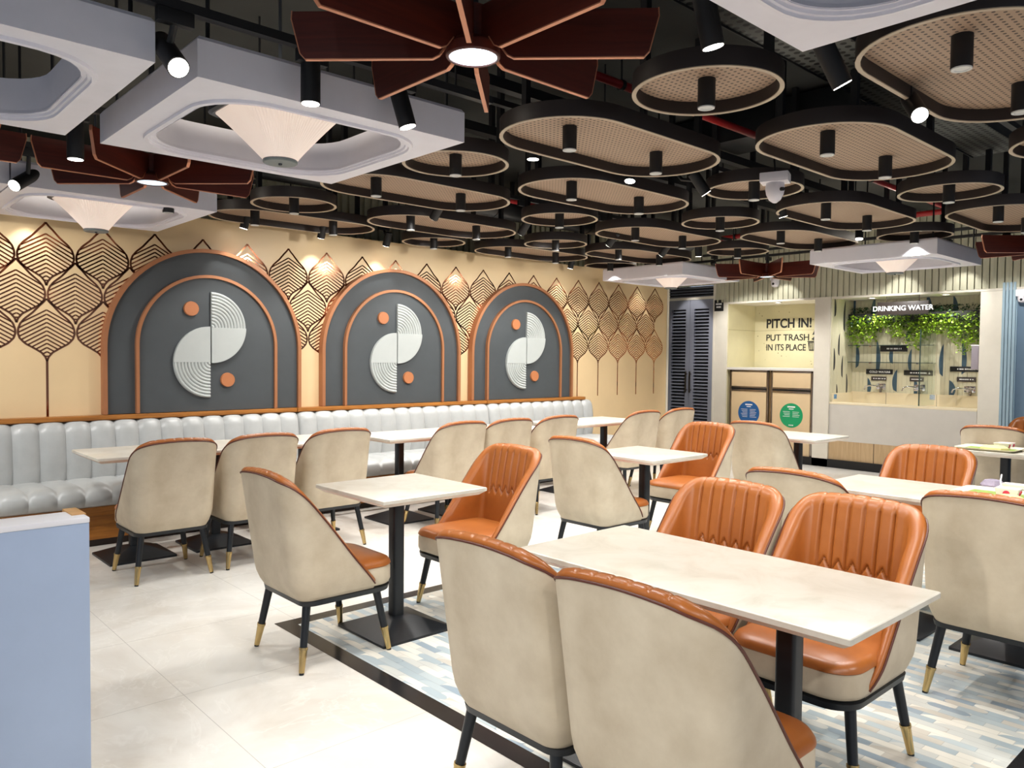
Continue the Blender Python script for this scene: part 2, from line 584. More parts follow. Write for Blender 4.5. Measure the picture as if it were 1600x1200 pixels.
# ------------------------------------------------------------------ arches on the cream wall
def arch_pts(hw, top, z0, n=40, inset=0.0):
    sp = top-hw
    pts = [(hw-inset, z0), ]
    for i in range(n+1):
        t = PI*i/n
        pts.append(((hw-inset)*math.cos(t), sp+(hw-inset)*math.sin(t)))
    pts.append((-(hw-inset), z0))
    return pts
def arch_ring(b, hw, top, z0, wid, y0, y1):
    o, i = arch_pts(hw, top, z0), arch_pts(hw, top, z0, inset=wid)
    b.rings([[(x, y1, z) for x, z in o], [(x, y0, z) for x, z in o], [(x, y0, z) for x, z in i], [(x, y1, z) for x, z in i]], closed=False, loop=True)
def half_disc(b, side):
    # right piece: ribbed quarter above, plain below; left piece is the same turned half round
    r, N = 0.312, 28
    s = 1 if side > 0 else -1
    poly = [(0, 0)]+[(s*r*math.cos(t), -s*r*math.sin(t)) for t in [PI/2*i/N for i in range(N+1)]]
    b.prism(poly, lambda p: (p[0], 0, p[1]), lambda p: (p[0], -0.030, p[1]))
    NR = 96
    rg = []
    for k in range(NR+1):
        rr = r*k/NR
        h = 0.014+0.016*math.sqrt(abs(math.sin(PI*11*k/NR)))
        rg.append([(s*rr*math.cos(t), -h, s*rr*math.sin(t)) for t in [PI/2*i/N for i in range(N+1)]])
    rg.append([(s*r*math.cos(t), 0, s*r*math.sin(t)) for t in [PI/2*i/N for i in range(N+1)]])
    b.rings(rg, closed=False)
    b.add([(0, 0, 0)]+[(0, p[0][1] if s > 0 else p[0][1], 0) for p in []], [])
    for k in range(NR):
        for idx in (0, N):
            a, c = rg[k][idx], rg[k+1][idx]
            b.add([a, c, (c[0], 0, c[2]), (a[0], 0, a[2])], [(0, 1, 2, 3)])
ALAB = {0: 'nearest of the three grey copper-edged arch panels, above the long near bench', 1: 'middle of the three grey copper-edged arch panels on the cream leaf wall', 2: 'farthest of the three grey copper-edged arch panels, nearest the louvre door'}
for i, (cx, hw) in enumerate(((2.68, 0.868), (4.634, 0.861), (6.50, 0.84))):
    a = thing('arch_panel', ALAB[i], 'wall panel', (cx, WY-0.001, 0), 0, 'grey arch panels on the leaf wall')
    top, ih = 2.362-0.012*i, 0.62
    part('back_panel', None, lambda b: b.prism(arch_pts(hw-0.01, top-0.01, 0.945), lambda p: (p[0], 0, p[1]), lambda p: (p[0], -0.045, p[1])), M['archgrey'], a)
    part('outer_frame', None, lambda b: arch_ring(b, hw, top, 0.944, 0.032, -0.075, 0.0), M['frame_copper'], a)
    part('inner_panel', None, lambda b: b.prism(arch_pts(ih-0.01, 2.125, 0.945), lambda p: (p[0], -0.044, p[1]), lambda p: (p[0], -0.062, p[1])), M['archgrey'], a)
    part('inner_frame', None, lambda b: arch_ring(b, ih, 2.135, 0.944, 0.026, -0.085, -0.044), M['frame_copper'], a)
    part('half_disc', 'hdR', lambda b: half_disc(b, 1), M['disc_grey'], a, (0.004, -0.062, 1.677))
    part('half_disc', 'hdL', lambda b: half_disc(b, -1), M['disc_grey'], a, (-0.008, -0.062, 1.372))
    for px, pz in ((-0.166, 1.835), (0.152, 1.215)):
        part('copper_disc', 'cdisc', lambda b: b.tube((0, 0, 0), (0, -0.022, 0), 0.064, 0.061, 40), M['disc_copper'], a, (px, -0.062, pz))

# ------------------------------------------------------------------ long bench under the arches
def bench_back(b, x0, x1, n):
    w = (x1-x0)/n
    prof = [(6.905, 0.40), (6.80, 0.42), (6.775, 0.55), (6.785, 0.70), (6.80, 0.82), (6.812, 0.865), (6.84, 0.898), (6.88, 0.904), (6.92, 0.90), (6.93, 0.40)]
    rings = []
    for i in range(n):
        for j in range(9):
            u = j/8*2-1
            u = max(-0.999, min(0.999, u))
            k = 0.030*(1-abs(u)**3.2)
            x = x0+w*(i+(j/8))
            row = []
            for q, (y, z) in enumerate(prof):
                cy, cz = 6.90, 0.62
                f = 1.0 if 0 < q < 8 else 0.0
                dy = -k*f if y < 6.86 else -k*f*0.4
                dz = (k-0.03)*0.6*f if z > 0.85 else 0
                row.append((x, y+dy+0.018*f*(0 if y > 6.86 else 1), z+dz))
            rings.append(row)
    b.rings(rings, closed=True, cap0=True, cap1=True)
def bench_seat(b, x0, x1, n):
    w = (x1-x0)/n
    prof = [(6.86, 0.30), (6.86, 0.455), (6.70, 0.452), (6.45, 0.462), (6.32, 0.460), (6.275, 0.445), (6.25, 0.415), (6.245, 0.37), (6.265, 0.325), (6.31, 0.305)]
    rings = []
    for i in range(n):
        for j in range(9):
            u = j/8*2-1
            k = 0.024*(1-abs(u)**3.0)-0.012
            x = x0+w*(i+j/8)
            row = []
            for q, (y, z) in enumerate(prof):
                if q in (0, 1, 9):
                    row.append((x, y, z))
                elif z > 0.44:
                    row.append((x, y, z+k))
                else:
                    row.append((x, y-k*0.8, z))
            rings.append(row)
    b.rings(rings, closed=True, cap0=True, cap1=True)
for x0, x1, n, lab in ((-0.80, 3.490, 24, 'long grey channelled bench below the nearest arch, with the first wall tables before it'),
                       (3.498, 5.861, 13, 'middle grey channelled bench section below the middle arch'),
                       (5.869, 7.654, 10, 'far end section of the grey channelled bench, below the farthest arch')):
    t = thing('wall_bench', lab, 'bench', (0, 0, 0), 0, 'grey channelled wall bench sections')
    part('backrest', None, lambda b: bench_back(b, x0, x1, n), M['bench'], t, smooth=60)
    part('seat', None, lambda b: bench_seat(b, x0, x1, n), M['bench'], t, smooth=60)
    part('plinth', None, lambda b: b.box(x0, x1, 6.34, 6.92, 0.055, 0.305), M['benchwood'], t)
    part('plinth_rail', None, lambda b: b.box(x0, x1, 6.325, 6.345, 0.235, 0.30, 0.003), M['benchwood'], t)
    part('toe_kick', None, lambda b: b.box(x0, x1, 6.37, 6.90, 0.0, 0.056), M['toe'], t)
    part('top_rail', None, lambda b: (b.box(x0, min(x1, 7.55), 6.845, 6.952, 0.906, 0.941, 0.004), b.box(x0, min(x1, 7.55), 6.855, 6.952, 0.90, 0.908))[0], M['benchwood'], t)

# ------------------------------------------------------------------ dining chair (front looks along +x)
ZB, HW, XB, XF, RC = 0.315, 0.255, 0.25, 0.15, 0.09
SL = XF+XB-RC
AL = PI/2*RC
BL = HW-RC
TL = SL+AL+BL
def sp_at(q):
    """half outline from the front end (0) round to the middle of the back (1): x, y, inward normal"""
    d = q*TL
    if d <= SL:
        return XF-d, HW, (0.0, -1.0)
    d -= SL
    if d <= AL:
        t = d/RC
        return -XB+RC-RC*math.sin(t), HW-RC+RC*math.cos(t), (math.sin(t), -math.cos(t))
    d -= AL
    return -XB, HW-RC-d, (1.0, 0.0)
def ztop(q):
    P = ((-0.2, 0.22), (0.0, 0.345), (0.20, 0.500), (0.40, 0.690), (0.50, 0.785), (0.56, 0.830), (0.62, 0.859), (0.72, 0.880), (0.86, 0.889), (1.0, 0.892), (1.2, 0.892))
    for i in range(1, len(P)-2):
        if q <= P[i+1][0]+1e-9:
            (x0, y0), (x1, y1), (x2, y2), (x3, y3) = P[i-1:i+3]
            h = x2-x1
            t = (q-x1)/h
            m1, m2 = (y2-y0)/(x2-x0)*h, (y3-y1)/(x3-x1)*h
            return (2*t**3-3*t**2+1)*y1+(t**3-2*t**2+t)*m1+(-2*t**3+3*t**2)*y2+(t**3-t**2)*m2
    return 0.894
def shell_pt(q, s, off, z):
    x, y, (nx, ny) = sp_at(q)
    t = max(0.0, (z-ZB)/0.58)
    back = min(1.0, max(0.0, (XF-x)/(XF+XB)))
    lean = 0.085*t*back
    tuck = 0.035*max(0.0, 1-t*5)**2
    # gentle curve of the back and a slightly narrower foot
    return (x+nx*(off+tuck)-lean, s*(y+ny*(off+tuck)+0.012*t*(y/HW)), z)
QS = [i/26*0.72 for i in range(26)]+[0.72+0.28*i/36 for i in range(37)]
def qlist():
    return [(q, 1) for q in QS]+[(q, -1) for q in reversed(QS[:-1])]
def thick(q):
    return 0.42+0.58*min(1, q/0.45)
def build_shell(b):
    NV = 14
    rings = []
    for q, s in qlist():
        zt = ztop(q)
        row = [shell_pt(q, s, 0.0, ZB+(zt-ZB)*v/NV) for v in range(NV+1)]
        row += [shell_pt(q, s, 0.010, ZB+(zt-ZB)*v/NV) for v in range(NV, -1, -1)]
        rings.append(row)
    b.rings(rings, closed=True, cap0=True, cap1=True)
def groove(y, z):
    """depth of the stitched grooves in the leather"""
    P = 0.056
    a = abs(y)
    g = 0.0
    if a < 3*P:
        u = (y/P+0.5) % 1.0-0.5          # distance to a groove line at multiples of P, offset by half
        zz = 0.612+0.052*abs(((y/P) % 1.0)*2-1)     # zigzag line across the back
        if z > zz-0.002:
            v = abs(((y/P) % 1.0)-0.5)*P    # grooves at half multiples
            lim = 2.6*P
            if a < lim:
                g = max(g, math.exp(-(v/0.0044)**2))
        dz = abs(z-zz)
        if a < 2.6*P:
            g = max(g, math.exp(-(dz/0.0058)**2))
            zz2 = 0.605-0.05-0.052*abs(((y/P) % 1.0)*2-1)+0.10
            if z < 0.66:
                pass
    return g
def build_lining(b):
    rings = []
    NZ = 84
    for q, s in qlist():
        zt, k = ztop(q), thick(q)
        prof = [(0.010, zt-0.012), (0.002, zt+0.004), (0.006, zt+0.014), (0.018, zt+0.023), (0.036, zt+0.022), (0.050, zt+0.011), (0.057, zt-0.006)]
        gt = groove(shell_pt(q, s, 0.05, zt)[1], zt) if q > 0.7 else 0
        row = [shell_pt(q, s, o*k, z-(0.005*gt if i > 2 else 0)) for i, (o, z) in enumerate(prof)]
        z1, z0 = zt-0.02, min(0.40, zt-0.03)
        for i in range(NZ+1):
            z = z1+(min(z0, z1-0.01)-z1)*i/NZ
            off = 0.059*k
            bul = 0.010*math.sin(PI*min(1, max(0, (z-0.45)/(zt-0.45))))*k if zt > 0.5 else 0
            p = shell_pt(q, s, off, z)
            g = groove(p[1], z) if q > 0.7 else 0
            row.append(shell_pt(q, s, off+bul-0.013*g, z))
        row.append(shell_pt(q, s, 0.011, min(0.40, zt-0.03)))
        rings.append(row)
    b.rings(rings, closed=True, cap0=True, cap1=True)
def build_piping(b):
    b.path([shell_pt(q, s, -0.001, ztop(q)+0.001) for q, s in qlist()], 0.0042, 6)
def seat_ring(inset, z, hx0=-0.225, hx1=0.285, hy=0.236):
    out = []
    rf, rb = 0.105-inset*0.3, 0.06
    x0, x1, h = hx0+inset, hx1-inset, hy-inset
    for cx, cy, a0, r in ((x1-rf, h-rf, 0, rf), (x0+rb, h-rb, 90, rb), (x0+rb, -h+rb, 180, rb), (x1-rf, -h+rf, 270, rf)):
        for i in range(9):
            t = R(a0+90*i/8)
            out.append((cx+r*math.cos(t), cy+r*math.sin(t), z))
    return out
def build_seat(b):
    b.cur = 1
    b.rings([seat_ring(0.03, 0.322), seat_ring(0.006, 0.330), seat_ring(0.0, 0.345), seat_ring(0.0, 0.405), seat_ring(0.004, 0.416)], cap0=True)
    b.cur = 0
    b.rings([seat_ring(0.004, 0.416), seat_ring(-0.002, 0.421), seat_ring(0.0, 0.430), seat_ring(0.008, 0.444), seat_ring(0.025, 0.453), seat_ring(0.06, 0.460), seat_ring(0.12, 0.464)], cap1=True)
def build_base(b):
    b.rings([seat_ring(0.02, 0.292, -0.215), seat_ring(0.008, 0.296, -0.222), seat_ring(0.004, 0.318, -0.222), seat_ring(0.02, 0.323, -0.215)], cap0=True, cap1=True)
def build_leg(sx, sy):
    a, c = Vector((0.186*sx, 0.190*sy, 0.296)), Vector((0.234*sx, 0.234*sy, 0.0))
    def at(z):
        t = (0.296-z)/0.296
        return a+(c-a)*t
    return at
def leg_mesh(b, sx, sy):
    at = build_leg(sx, sy)
    b.tube(at(0.296), at(0.10), 0.0195, 0.0165, 16)
def cap_mesh(b, sx, sy):
    at = build_leg(sx, sy)
    b.tube(at(0.116), at(0.106), 0.0205, 0.0205, 16)
    b.tube(at(0.107), at(0.008), 0.0185, 0.0128, 16)
def foot_mesh(b, sx, sy):
    at = build_leg(sx, sy)
    b.tube(at(0.009), at(0.0), 0.0115, 0.0115, 12)

def chair(x, y, rz, label):
    t = thing('dining_chair', label, 'chair', (x, y, 0), rz, 'tan and beige dining chairs')
    part('back_shell', 'shell', build_shell, M['shell'], t, smooth=50)
    part('backrest', 'lining', build_lining, M['orange'], t, smooth=60)
    part('piping', 'piping', build_piping, M['piping'], t)
    part('seat', 'seat', build_seat, [M['orange'], M['shell']], t, smooth=50)
    part('base_frame', 'cbase', build_base, M['blackmetal'], t)
    for sx in (1, -1):
        for sy in (1, -1):
            l = part('leg', ('leg', sx, sy), lambda b: leg_mesh(b, sx, sy), M['blackmetal'], t)
            part('brass_cap', ('cap', sx, sy), lambda b: cap_mesh(b, sx, sy), M['brass'], l)
            part('foot_tip', ('foot', sx, sy), lambda b: foot_mesh(b, sx, sy), M['blackmetal'], l)
    return t

# ------------------------------------------------------------------ tables
def top_mesh(b, hx, hy):
    b.cur = 1
    b.rings([[(x, y, z) for x, y in rrect(hx-i, hy-i, 0.006, 2)] for i, z in ((0.030, 0.712), (0.0, 0.733))], cap0=True)
    b.cur = 0
    b.rings([[(x, y, z) for x, y in rrect(hx-i, hy-i, 0.006, 2)] for i, z in ((0.0, 0.733), (0.0, 0.748), (0.003, 0.7505))], cap1=True)
def pole_mesh(b):
    b.rings([[(x, y, z) for x, y in rrect(0.033, 0.033, 0.014, 4)] for z in (0.05, 0.713)], cap0=True, cap1=True)
def base_mesh(b):
    b.rings([[(x, y, z) for x, y in rrect(h, h, 0.008, 2)] for h, z in ((0.222, 0.0), (0.222, 0.014), (0.20, 0.022), (0.075, 0.072), (0.04, 0.076))], cap0=True, cap1=True)
def plate_mesh(b):
    b.box(-0.16, 0.16, -0.16, 0.16, 0.706, 0.713)
def table(x, y, hx, hy, poles, label):
    t = thing('dining_table', label, 'table', (x, y, 0), 0, 'cream topped pedestal tables')
    part('tabletop', ('top', hx, hy), lambda b: top_mesh(b, hx, hy), [M['tabletop'], M['tableunder']], t)
    for px, py in poles:
        p = part('pedestal_pole', 'pole', pole_mesh, M['blackmetal'], t, (px, py, 0))
        part('pedestal_foot', 'tbase', base_mesh, M['blackmetal'], t, (px, py, 0))
        part('mounting_plate', 'tplate', plate_mesh, M['blackmetal'], t, (px, py, 0))
    return t

S = 0.325
table(2.36, 3.455, S, S+0.005, [(-0.04, -0.02)], 'square cream table at the corner of the patterned floor, single black pedestal, nothing on it')
table(2.215, 1.45, 0.305, 0.61, [(0, -0.29), (0, 0.29)], 'big cream rectangular table in the foreground between four tan and beige chairs')
table(4.58, 3.56, S, S, [(0, 0)], 'square cream table in the middle of the room behind the nearer square one')
table(6.80, 3.52, S, S, [(0, 0)], 'farthest square cream table, standing before the two waste bins')
table(4.45, 1.44, 0.31, 0.63, [(0, -0.29), (0, 0.29)], 'cream table at right carrying the nearer food tray')
table(7.05, 1.62, 0.305, 0.62, [(0, -0.29), (0, 0.29)], 'cream table at far right carrying the farther food tray')
table(2.04, 5.90, 0.61, 0.33, [(-0.29, 0), (0.29, 0)], 'cream table before the near end of the bench, below the left of the nearest arch')
table(3.06, 5.90, 0.325, 0.33, [(0, 0)], 'small cream table before the bench almost hidden behind the third wall chair')
table(4.20, 5.75, 0.61, 0.33, [(-0.29, 0.0), (0.29, 0.0)], 'cream table before the middle bench section, seen over the square foreground table')
table(5.16, 5.75, 0.32, 0.33, [(0, 0)], 'cream table before the bench hidden by the fifth and sixth wall chairs')
table(6.42, 5.80, 0.63, 0.33, [(-0.29, 0), (0.29, 0)], 'last cream table before the far end of the bench, below the farthest arch')
table(-0.02, 3.45, S, S, [(0, 0)], 'cream table at the left edge behind the pale blue booth partition')

CH = PI/2
chair(1.755, 5.33, CH, 'first dining chair along the bench row from the near end, its beige back fully seen')
chair(2.33, 5.33, CH, 'second dining chair along the bench row, beige back right beside the first')
chair(2.94, 5.36, CH, 'third dining chair along the bench row, beige back left of the square foreground table')
chair(4.06, 5.32, CH, 'fourth dining chair along the bench row, beige back behind the square foreground table')
chair(4.60, 5.32, CH, 'fifth dining chair along the bench row, mostly hidden by the fourth')
chair(5.20, 5.32, CH, 'sixth dining chair along the bench row, just right of the fifth')
chair(6.44, 5.30, CH, 'seventh dining chair along the bench row, at the last bench table')
chair(7.09, 5.32, CH, 'eighth and last dining chair along the bench row, nearest the louvre door')
chair(1.885, 3.43, 0, 'dining chair with its beige back to the left at the near square table')
chair(2.89, 3.47, PI, 'dining chair facing left with its orange front seen at the near square table')
chair(4.15, 3.59, 0, 'dining chair with its beige back seen at the middle square table')
chair(5.36, 3.72, PI, 'dining chair with its orange front seen at the middle square table')
chair(6.40, 3.57, 0, 'dining chair with its beige back before the blue bin sticker, at the farthest square table')
chair(1.79, 1.74, 0, 'left one of the two beige-backed chairs nearest the camera')
chair(1.76, 1.185, 0, 'right one of the two beige-backed chairs nearest the camera, seat at bottom edge')
chair(2.72, 1.86, PI, 'left of the two orange-fronted chairs across the big foreground table')
chair(2.75, 1.315, PI, 'right of the two orange-fronted chairs across the big foreground table')
chair(3.86, 1.88, 0, 'grey-beige chair back behind the left orange-fronted foreground chair')
chair(3.83, 1.02, 0, 'big beige chair back at the right edge, before the table with the food tray')
chair(4.98, 1.83, PI, 'chair showing its orange front behind the table with the nearer food tray')
chair(7.68, 2.10, 0, 'beige chair back seen below the far right table with the farther food tray')
chair(8.62, 2.12, PI, 'orange-edged chair at the far right edge by the blue wall')

# ------------------------------------------------------------------ ceiling: perforated trays with down lamps
HT = 2.60
def stad(L, w, n=20):
    out = []
    for cx, a0 in ((L-w, -90), (-(L-w), 90)):
        for i in range(n+1):
            t = R(a0+180*i/n)
            out.append((cx+w*math.cos(t), w*math.sin(t)))
    return out
def tray_pts(kind, ins):
    if kind == 'round':
        r = 0.322-ins
        return [(r*math.cos(2*PI*i/64), r*math.sin(2*PI*i/64)) for i in range(64)]
    return stad(0.745-ins, 0.362-ins)
def tray_band(b, kind):
    b.rings([[(x, y, z) for x, y in tray_pts(kind, i)] for i, z in ((0.002, 0.004), (0.0, 0.012), (0.0, 0.082), (0.018, 0.082), (0.020, 0.068), (0.020, 0.004))], loop=True)
def tray_lip(b, kind):
    b.rings([[(x, y, z) for x, y in tray_pts(kind, i)] for i, z in ((0.0, 0.004), (0.0, 0.0), (0.019, 0.0), (0.020, 0.004))], loop=True)
def tray_panel(b, kind):
    b.prism(tray_pts(kind, 0.02), lambda p: (p[0], p[1], 0.060), lambda p: (p[0], p[1], 0.074))
def lamp_can(b):
    b.tube((0, 0, 0.062), (0, 0, -0.062), 0.038, 0.038, 24)
def lamp_lens(b):
    b.lathe([(0.036, -0.062), (0.036, -0.067), (0.026, -0.0675), (0.024, -0.064)], n=24)
ORD = ['first', 'second', 'third', 'fourth', 'fifth', 'sixth', 'seventh', 'eighth', 'ninth', 'tenth', 'eleventh', 'twelfth']
rows = [  # y, [(kind, x)...] from the arch wall out
    (6.38, [('oblong', 3.235), ('round', 4.785), ('oblong', 6.12), ('round', 7.53)]),
    (5.64, [('round', 2.848), ('oblong', 4.31), ('round', 5.735), ('oblong', 7.10)]),
    (4.62, [('oblong', 3.31), ('round', 4.741), ('oblong', 6.12), ('round', 7.495)]),
    (3.755, [('round', 2.95), ('oblong', 4.34), ('round', 5.81), ('oblong', 7.20)]),
    (2.875, [('oblong', 3.39), ('round', 4.857), ('oblong', 6.28), ('round', 7.668)]),
    (1.98, [('round', 2.939), ('oblong', 4.44), ('round', 5.863), ('oblong', 7.30)]),
    (1.06, [('oblong', 3.60), ('round', 5.02)]),
]
for ri, (ry, items) in enumerate(rows):
    for ci, (kind, x) in enumerate(items):
        y = ry+(0.06 if (ri == 0 and kind == 'round') else 0)
        lab = f'{kind} perforated ceiling tray, {ORD[ci]} from the camera, {ORD[ri]} row out from arch wall'
        t = thing('ceiling_tray', lab, 'ceiling panel', (x, y, HT), 0, 'hanging perforated ceiling trays')
        part('dark_band', ('band', kind), lambda b: tray_band(b, kind), M['trayrim'], t, smooth=40)
        part('pale_lip', ('lip', kind), lambda b: tray_lip(b, kind), M['traylip'], t, smooth=40)
        part('perforated_panel', ('panel', kind), lambda b: tray_panel(b, kind), M['perf'], t)
        for dx in ((0,) if kind == 'round' else (-0.37, 0.37)):
            c = part('downlight', 'can', lamp_can, M['black'], t, (dx, 0, 0))
            part('lens', 'lens', lamp_lens, M['lens'], c)
            spot('downlight_bulb', t, (dx, 0, -0.075), (0, 0, -1), E_DOWN, R(115), NEUT, 0.6, 0.03)
        for dx, dy in (((-0.2, 0.18), (0.2, -0.18)) if kind == 'round' else ((-0.5, 0.2), (0.5, 0.2), (-0.5, -0.2), (0.5, -0.2))):
            part('hanger_post', 'hang', lambda b: b.box(-0.017, 0.017, -0.017, 0.017, 0.066, CZ-HT), M['black'], t, (dx, dy, 0))

# ------------------------------------------------------------------ ceiling: square frames with pleated lamps
ZC = 2.43
def sq(h, n=36):
    out = []
    for i in range(n):
        t = 2*PI*i/n+PI/4
        k = h/max(abs(math.cos(t)), abs(math.sin(t)))
        out.append((k*math.cos(t), k*math.sin(t)))
    return out
def rsq(h, r, n=72):
    """rounded square sampled by angle"""
    out = []
    for i in range(n):
        t = 2*PI*i/n+PI/4
        c, s = math.cos(t), math.sin(t)
        lo, hi = 0.0, h*1.5
        for _ in range(40):
            md = (lo+hi)/2
            ax, ay = abs(md*c), abs(md*s)
            qx, qy = max(ax-(h-r), 0), max(ay-(h-r), 0)
            inside = max(ax, ay) <= h and math.hypot(qx, qy) <= r
            if inside:
                lo = md
            else:
                hi = md
        out.append((lo*c, lo*s))
    return out
def coffer_mesh(b):
    n = 72
    H = 0.61
    for rg in ([(sq(H, n), 0.135), (sq(H, n), 0.0)], [(sq(H, n), 0.0), (rsq(0.515, 0.26, n), 0.0)],
               [(rsq(0.47, 0.24, n), 0.003), (rsq(0.47, 0.24, n), 0.15)], [(rsq(0.47, 0.24, n), 0.15), (sq(0.60, n), 0.15), (sq(H, n), 0.135)]):
        b.rings([[(x, y, z) for x, y in p] for p, z in rg])
def coffer_trim(b):
    n = 72
    rg = [(rsq(0.515, 0.26, n), 0.001), (rsq(0.513, 0.26, n), -0.012), (rsq(0.498, 0.25, n), -0.014), (rsq(0.496, 0.25, n), -0.004), (rsq(0.486, 0.245, n), -0.004), (rsq(0.484, 0.245, n), 0.006), (rsq(0.468, 0.24, n), 0.006), (rsq(0.47, 0.24, n), 0.02)]
    b.rings([[(x, y, z) for x, y in p] for p, z in rg])
def shade_mesh(b):
    n, K = 192, 14
    rg = []
    top, bot = rsq(0.238, 0.07, n), [(0.074*math.cos(2*PI*i/n+PI/4), 0.074*math.sin(2*PI*i/n+PI/4)) for i in range(n)]
    for k in range(K+1):
        t = k/K
        a = t**0.93
        row = []
        for i in range(n):
            x = top[i][0]*(1-a)+bot[i][0]*a
            y = top[i][1]*(1-a)+bot[i][1]*a
            w = 1+0.011*(1 if i % 2 else -1)*(1-0.5*t)
            row.append((x*w, y*w, 0.222*(1-t)))
        rg.append(row)
    b.rings(rg)
def shade_frame(b):
    n = 72
    rg = [(rsq(0.247, 0.075, n), 0.212), (rsq(0.262, 0.08, n), 0.220), (rsq(0.262, 0.08, n), 0.270), (rsq(0.23, 0.065, n), 0.270), (rsq(0.23, 0.065, n), 0.218)]
    b.rings([[(x, y, z) for x, y in p] for p, z in rg], loop=True)
    b.box(-0.24, 0.24, -0.02, 0.02, 0.25, 0.268)
    b.box(-0.02, 0.02, -0.24, 0.24, 0.25, 0.268)
    b.tube((0, 0, 0.27), (0, 0, CZ-2.345), 0.008, 0.008, 8)
coffers = [
    (1.675, 3.455, 1, 'large lavender-white square ceiling frame with a rounded opening, upper left, under the big fan'),
    (0.30, 3.42, 0, 'lavender-white square ceiling frame with an empty opening at the top left corner of the view'),
    (1.55, 6.03, 1, 'lavender-white square ceiling frame against the cream wall at left, below the left fan'),
    (0.32, 6.03, 0, 'lavender-white square ceiling frame showing only a corner at the far left edge'),
    (1.785, 0.645, 0, 'white square ceiling frame cut off by the top edge of the view at right'),
    (8.22, 6.02, 1, 'small looking white ceiling frame far off in front of the louvre door'),
    (8.32, 3.30, 1, 'white ceiling frame far off in front of the drinking water alcove'),
]
PL = ['pleated square lamp hanging in the large upper left ceiling frame', '', 'pleated square lamp hanging over the near end of the bench', '', '', 'pleated lamp hanging in the far frame by the louvre door', 'pleated lamp hanging in the far frame by the drinking water sign']
for i, (x, y, lamp, lab) in enumerate(coffers):
    t = thing('ceiling_frame', lab, 'ceiling frame', (x, y, ZC), 0, 'square white ceiling frames')
    part('frame_box', 'coffer', coffer_mesh, M['coffer'], t, smooth=30)
    part('opening_trim', 'coftrim', coffer_trim, M['coffer'], t, smooth=30)
    for dx in (-0.55, 0.55):
        for dy in (-0.55, 0.55):
            part('hanger_rod', 'cofrod', lambda b: b.tube((0, 0, 0.13), (0, 0, CZ-ZC), 0.008, 0.008, 8), M['black'], t, (dx, dy, 0))
    if lamp:
        l = thing('pendant_lamp', PL[i], 'lamp', (x, y, 2.30 if i == 2 else 2.345), 0, 'pleated square pendant lamps')
        part('lamp_shade', 'shade', shade_mesh, M['shade'], l, smooth=25)
        part('lamp_frame', 'shadeframe', shade_frame, M['shadeframe'], l, smooth=30)
        c = part('bottom_cap', 'shadecap', lambda b: b.lathe([(0.074, 0.008), (0.078, 0.004), (0.078, -0.008), (0.074, -0.011)], n=36), M['shadecap'], l)
        part('cap_screw', 'capscrew', lambda b: b.lathe([(0.009, -0.010), (0.008, -0.018), (0.004, -0.020)], n=12), M['shadeframe'], c)
        point('lamp_bulb', l, (0, 0, 0.33), E_PEND, WARM, 0.08)

# ------------------------------------------------------------------ ceiling: eight-fin wooden lamps
def fin(b):
    poly = [(0.045, 0.155), (0.605, 0.155), (0.607, 0.13), (0.578, 0.018), (0.562, 0.0), (0.135, 0.0), (0.115, 0.010), (0.088, 0.045), (0.045, 0.05)]
    b.prism(poly, lambda p: (p[0], -0.007, p[1]), lambda p: (p[0], 0.007, p[1]))
def fin_edge(b):
    pts = [(0.088, 0.045), (0.115, 0.010), (0.135, 0.0), (0.562, 0.0), (0.578, 0.018), (0.607, 0.13), (0.605, 0.157)]
    o = []
    for i, p in enumerate(pts):
        a, c = pts[max(i-1, 0)], pts[min(i+1, len(pts)-1)]
        d = Vector((c[0]-a[0], c[1]-a[1])).normalized()
        o.append((d.y*0.004, -d.x*0.004))
    w = 0.0078
    b.rings([[(p[0], -w, p[1]) for p in pts], [(p[0]+q[0], -w, p[1]+q[1]) for p, q in zip(pts, o)], [(p[0]+q[0], w, p[1]+q[1]) for p, q in zip(pts, o)], [(p[0], w, p[1]) for p in pts]], closed=False, loop=True)
fans = [(1.665, 2.03, True, 'large dark wooden fin lamp at top centre with a glowing white centre'),
        (1.53, 4.79, False, 'dark wooden fin lamp at left above the pleated lamp by the leaf wall'),
        (0.29, 4.78, False, 'dark wooden fin lamp showing only blade tips at the left edge'),
        (8.55, 4.87, False, 'dark wooden fin lamp far off above the waste bins'),
        (8.32, 1.95, False, 'dark wooden fin lamp at the far right edge')]
for x, y, lit, lab in fans:
    t = thing('fin_lamp', lab, 'ceiling light', (x, y, ZC), 0, 'wooden fin ceiling lamps')
    for k in range(8):
        f = part('blade', 'fin', fin, M['fanwood'], t, (0, 0, 0), (0, 0, k*PI/4), smooth=0)
        part('copper_edging', 'finedge', fin_edge, M['fanedge'], f, smooth=0)
    part('hub', 'hub', lambda b: b.lathe([(0.05, 0.16), (0.05, 0.06), (0.075, 0.05), (0.088, 0.035), (0.091, 0.004), (0.088, 0.0), (0.080, 0.0), (0.078, 0.012)], n=40), M['fanwood'], t)
    part('light_disc', ('led', lit), lambda b: b.lathe([(0.079, 0.016), (0.079, 0.004), (0.06, 0.003)], n=40), M['ledon'] if lit else M['led'], t)
    part('drop_rod', 'fanrod', lambda b: b.tube((0, 0, 0.15), (0, 0, CZ-ZC), 0.016, 0.016, 12), M['black'], t)
    spot('fin_lamp_bulb', t, (0, 0, -0.01), (0, 0, -1), E_FAN*(1.6 if lit else 1), R(140), (0.92, 0.97, 1.0), 0.6, 0.07)

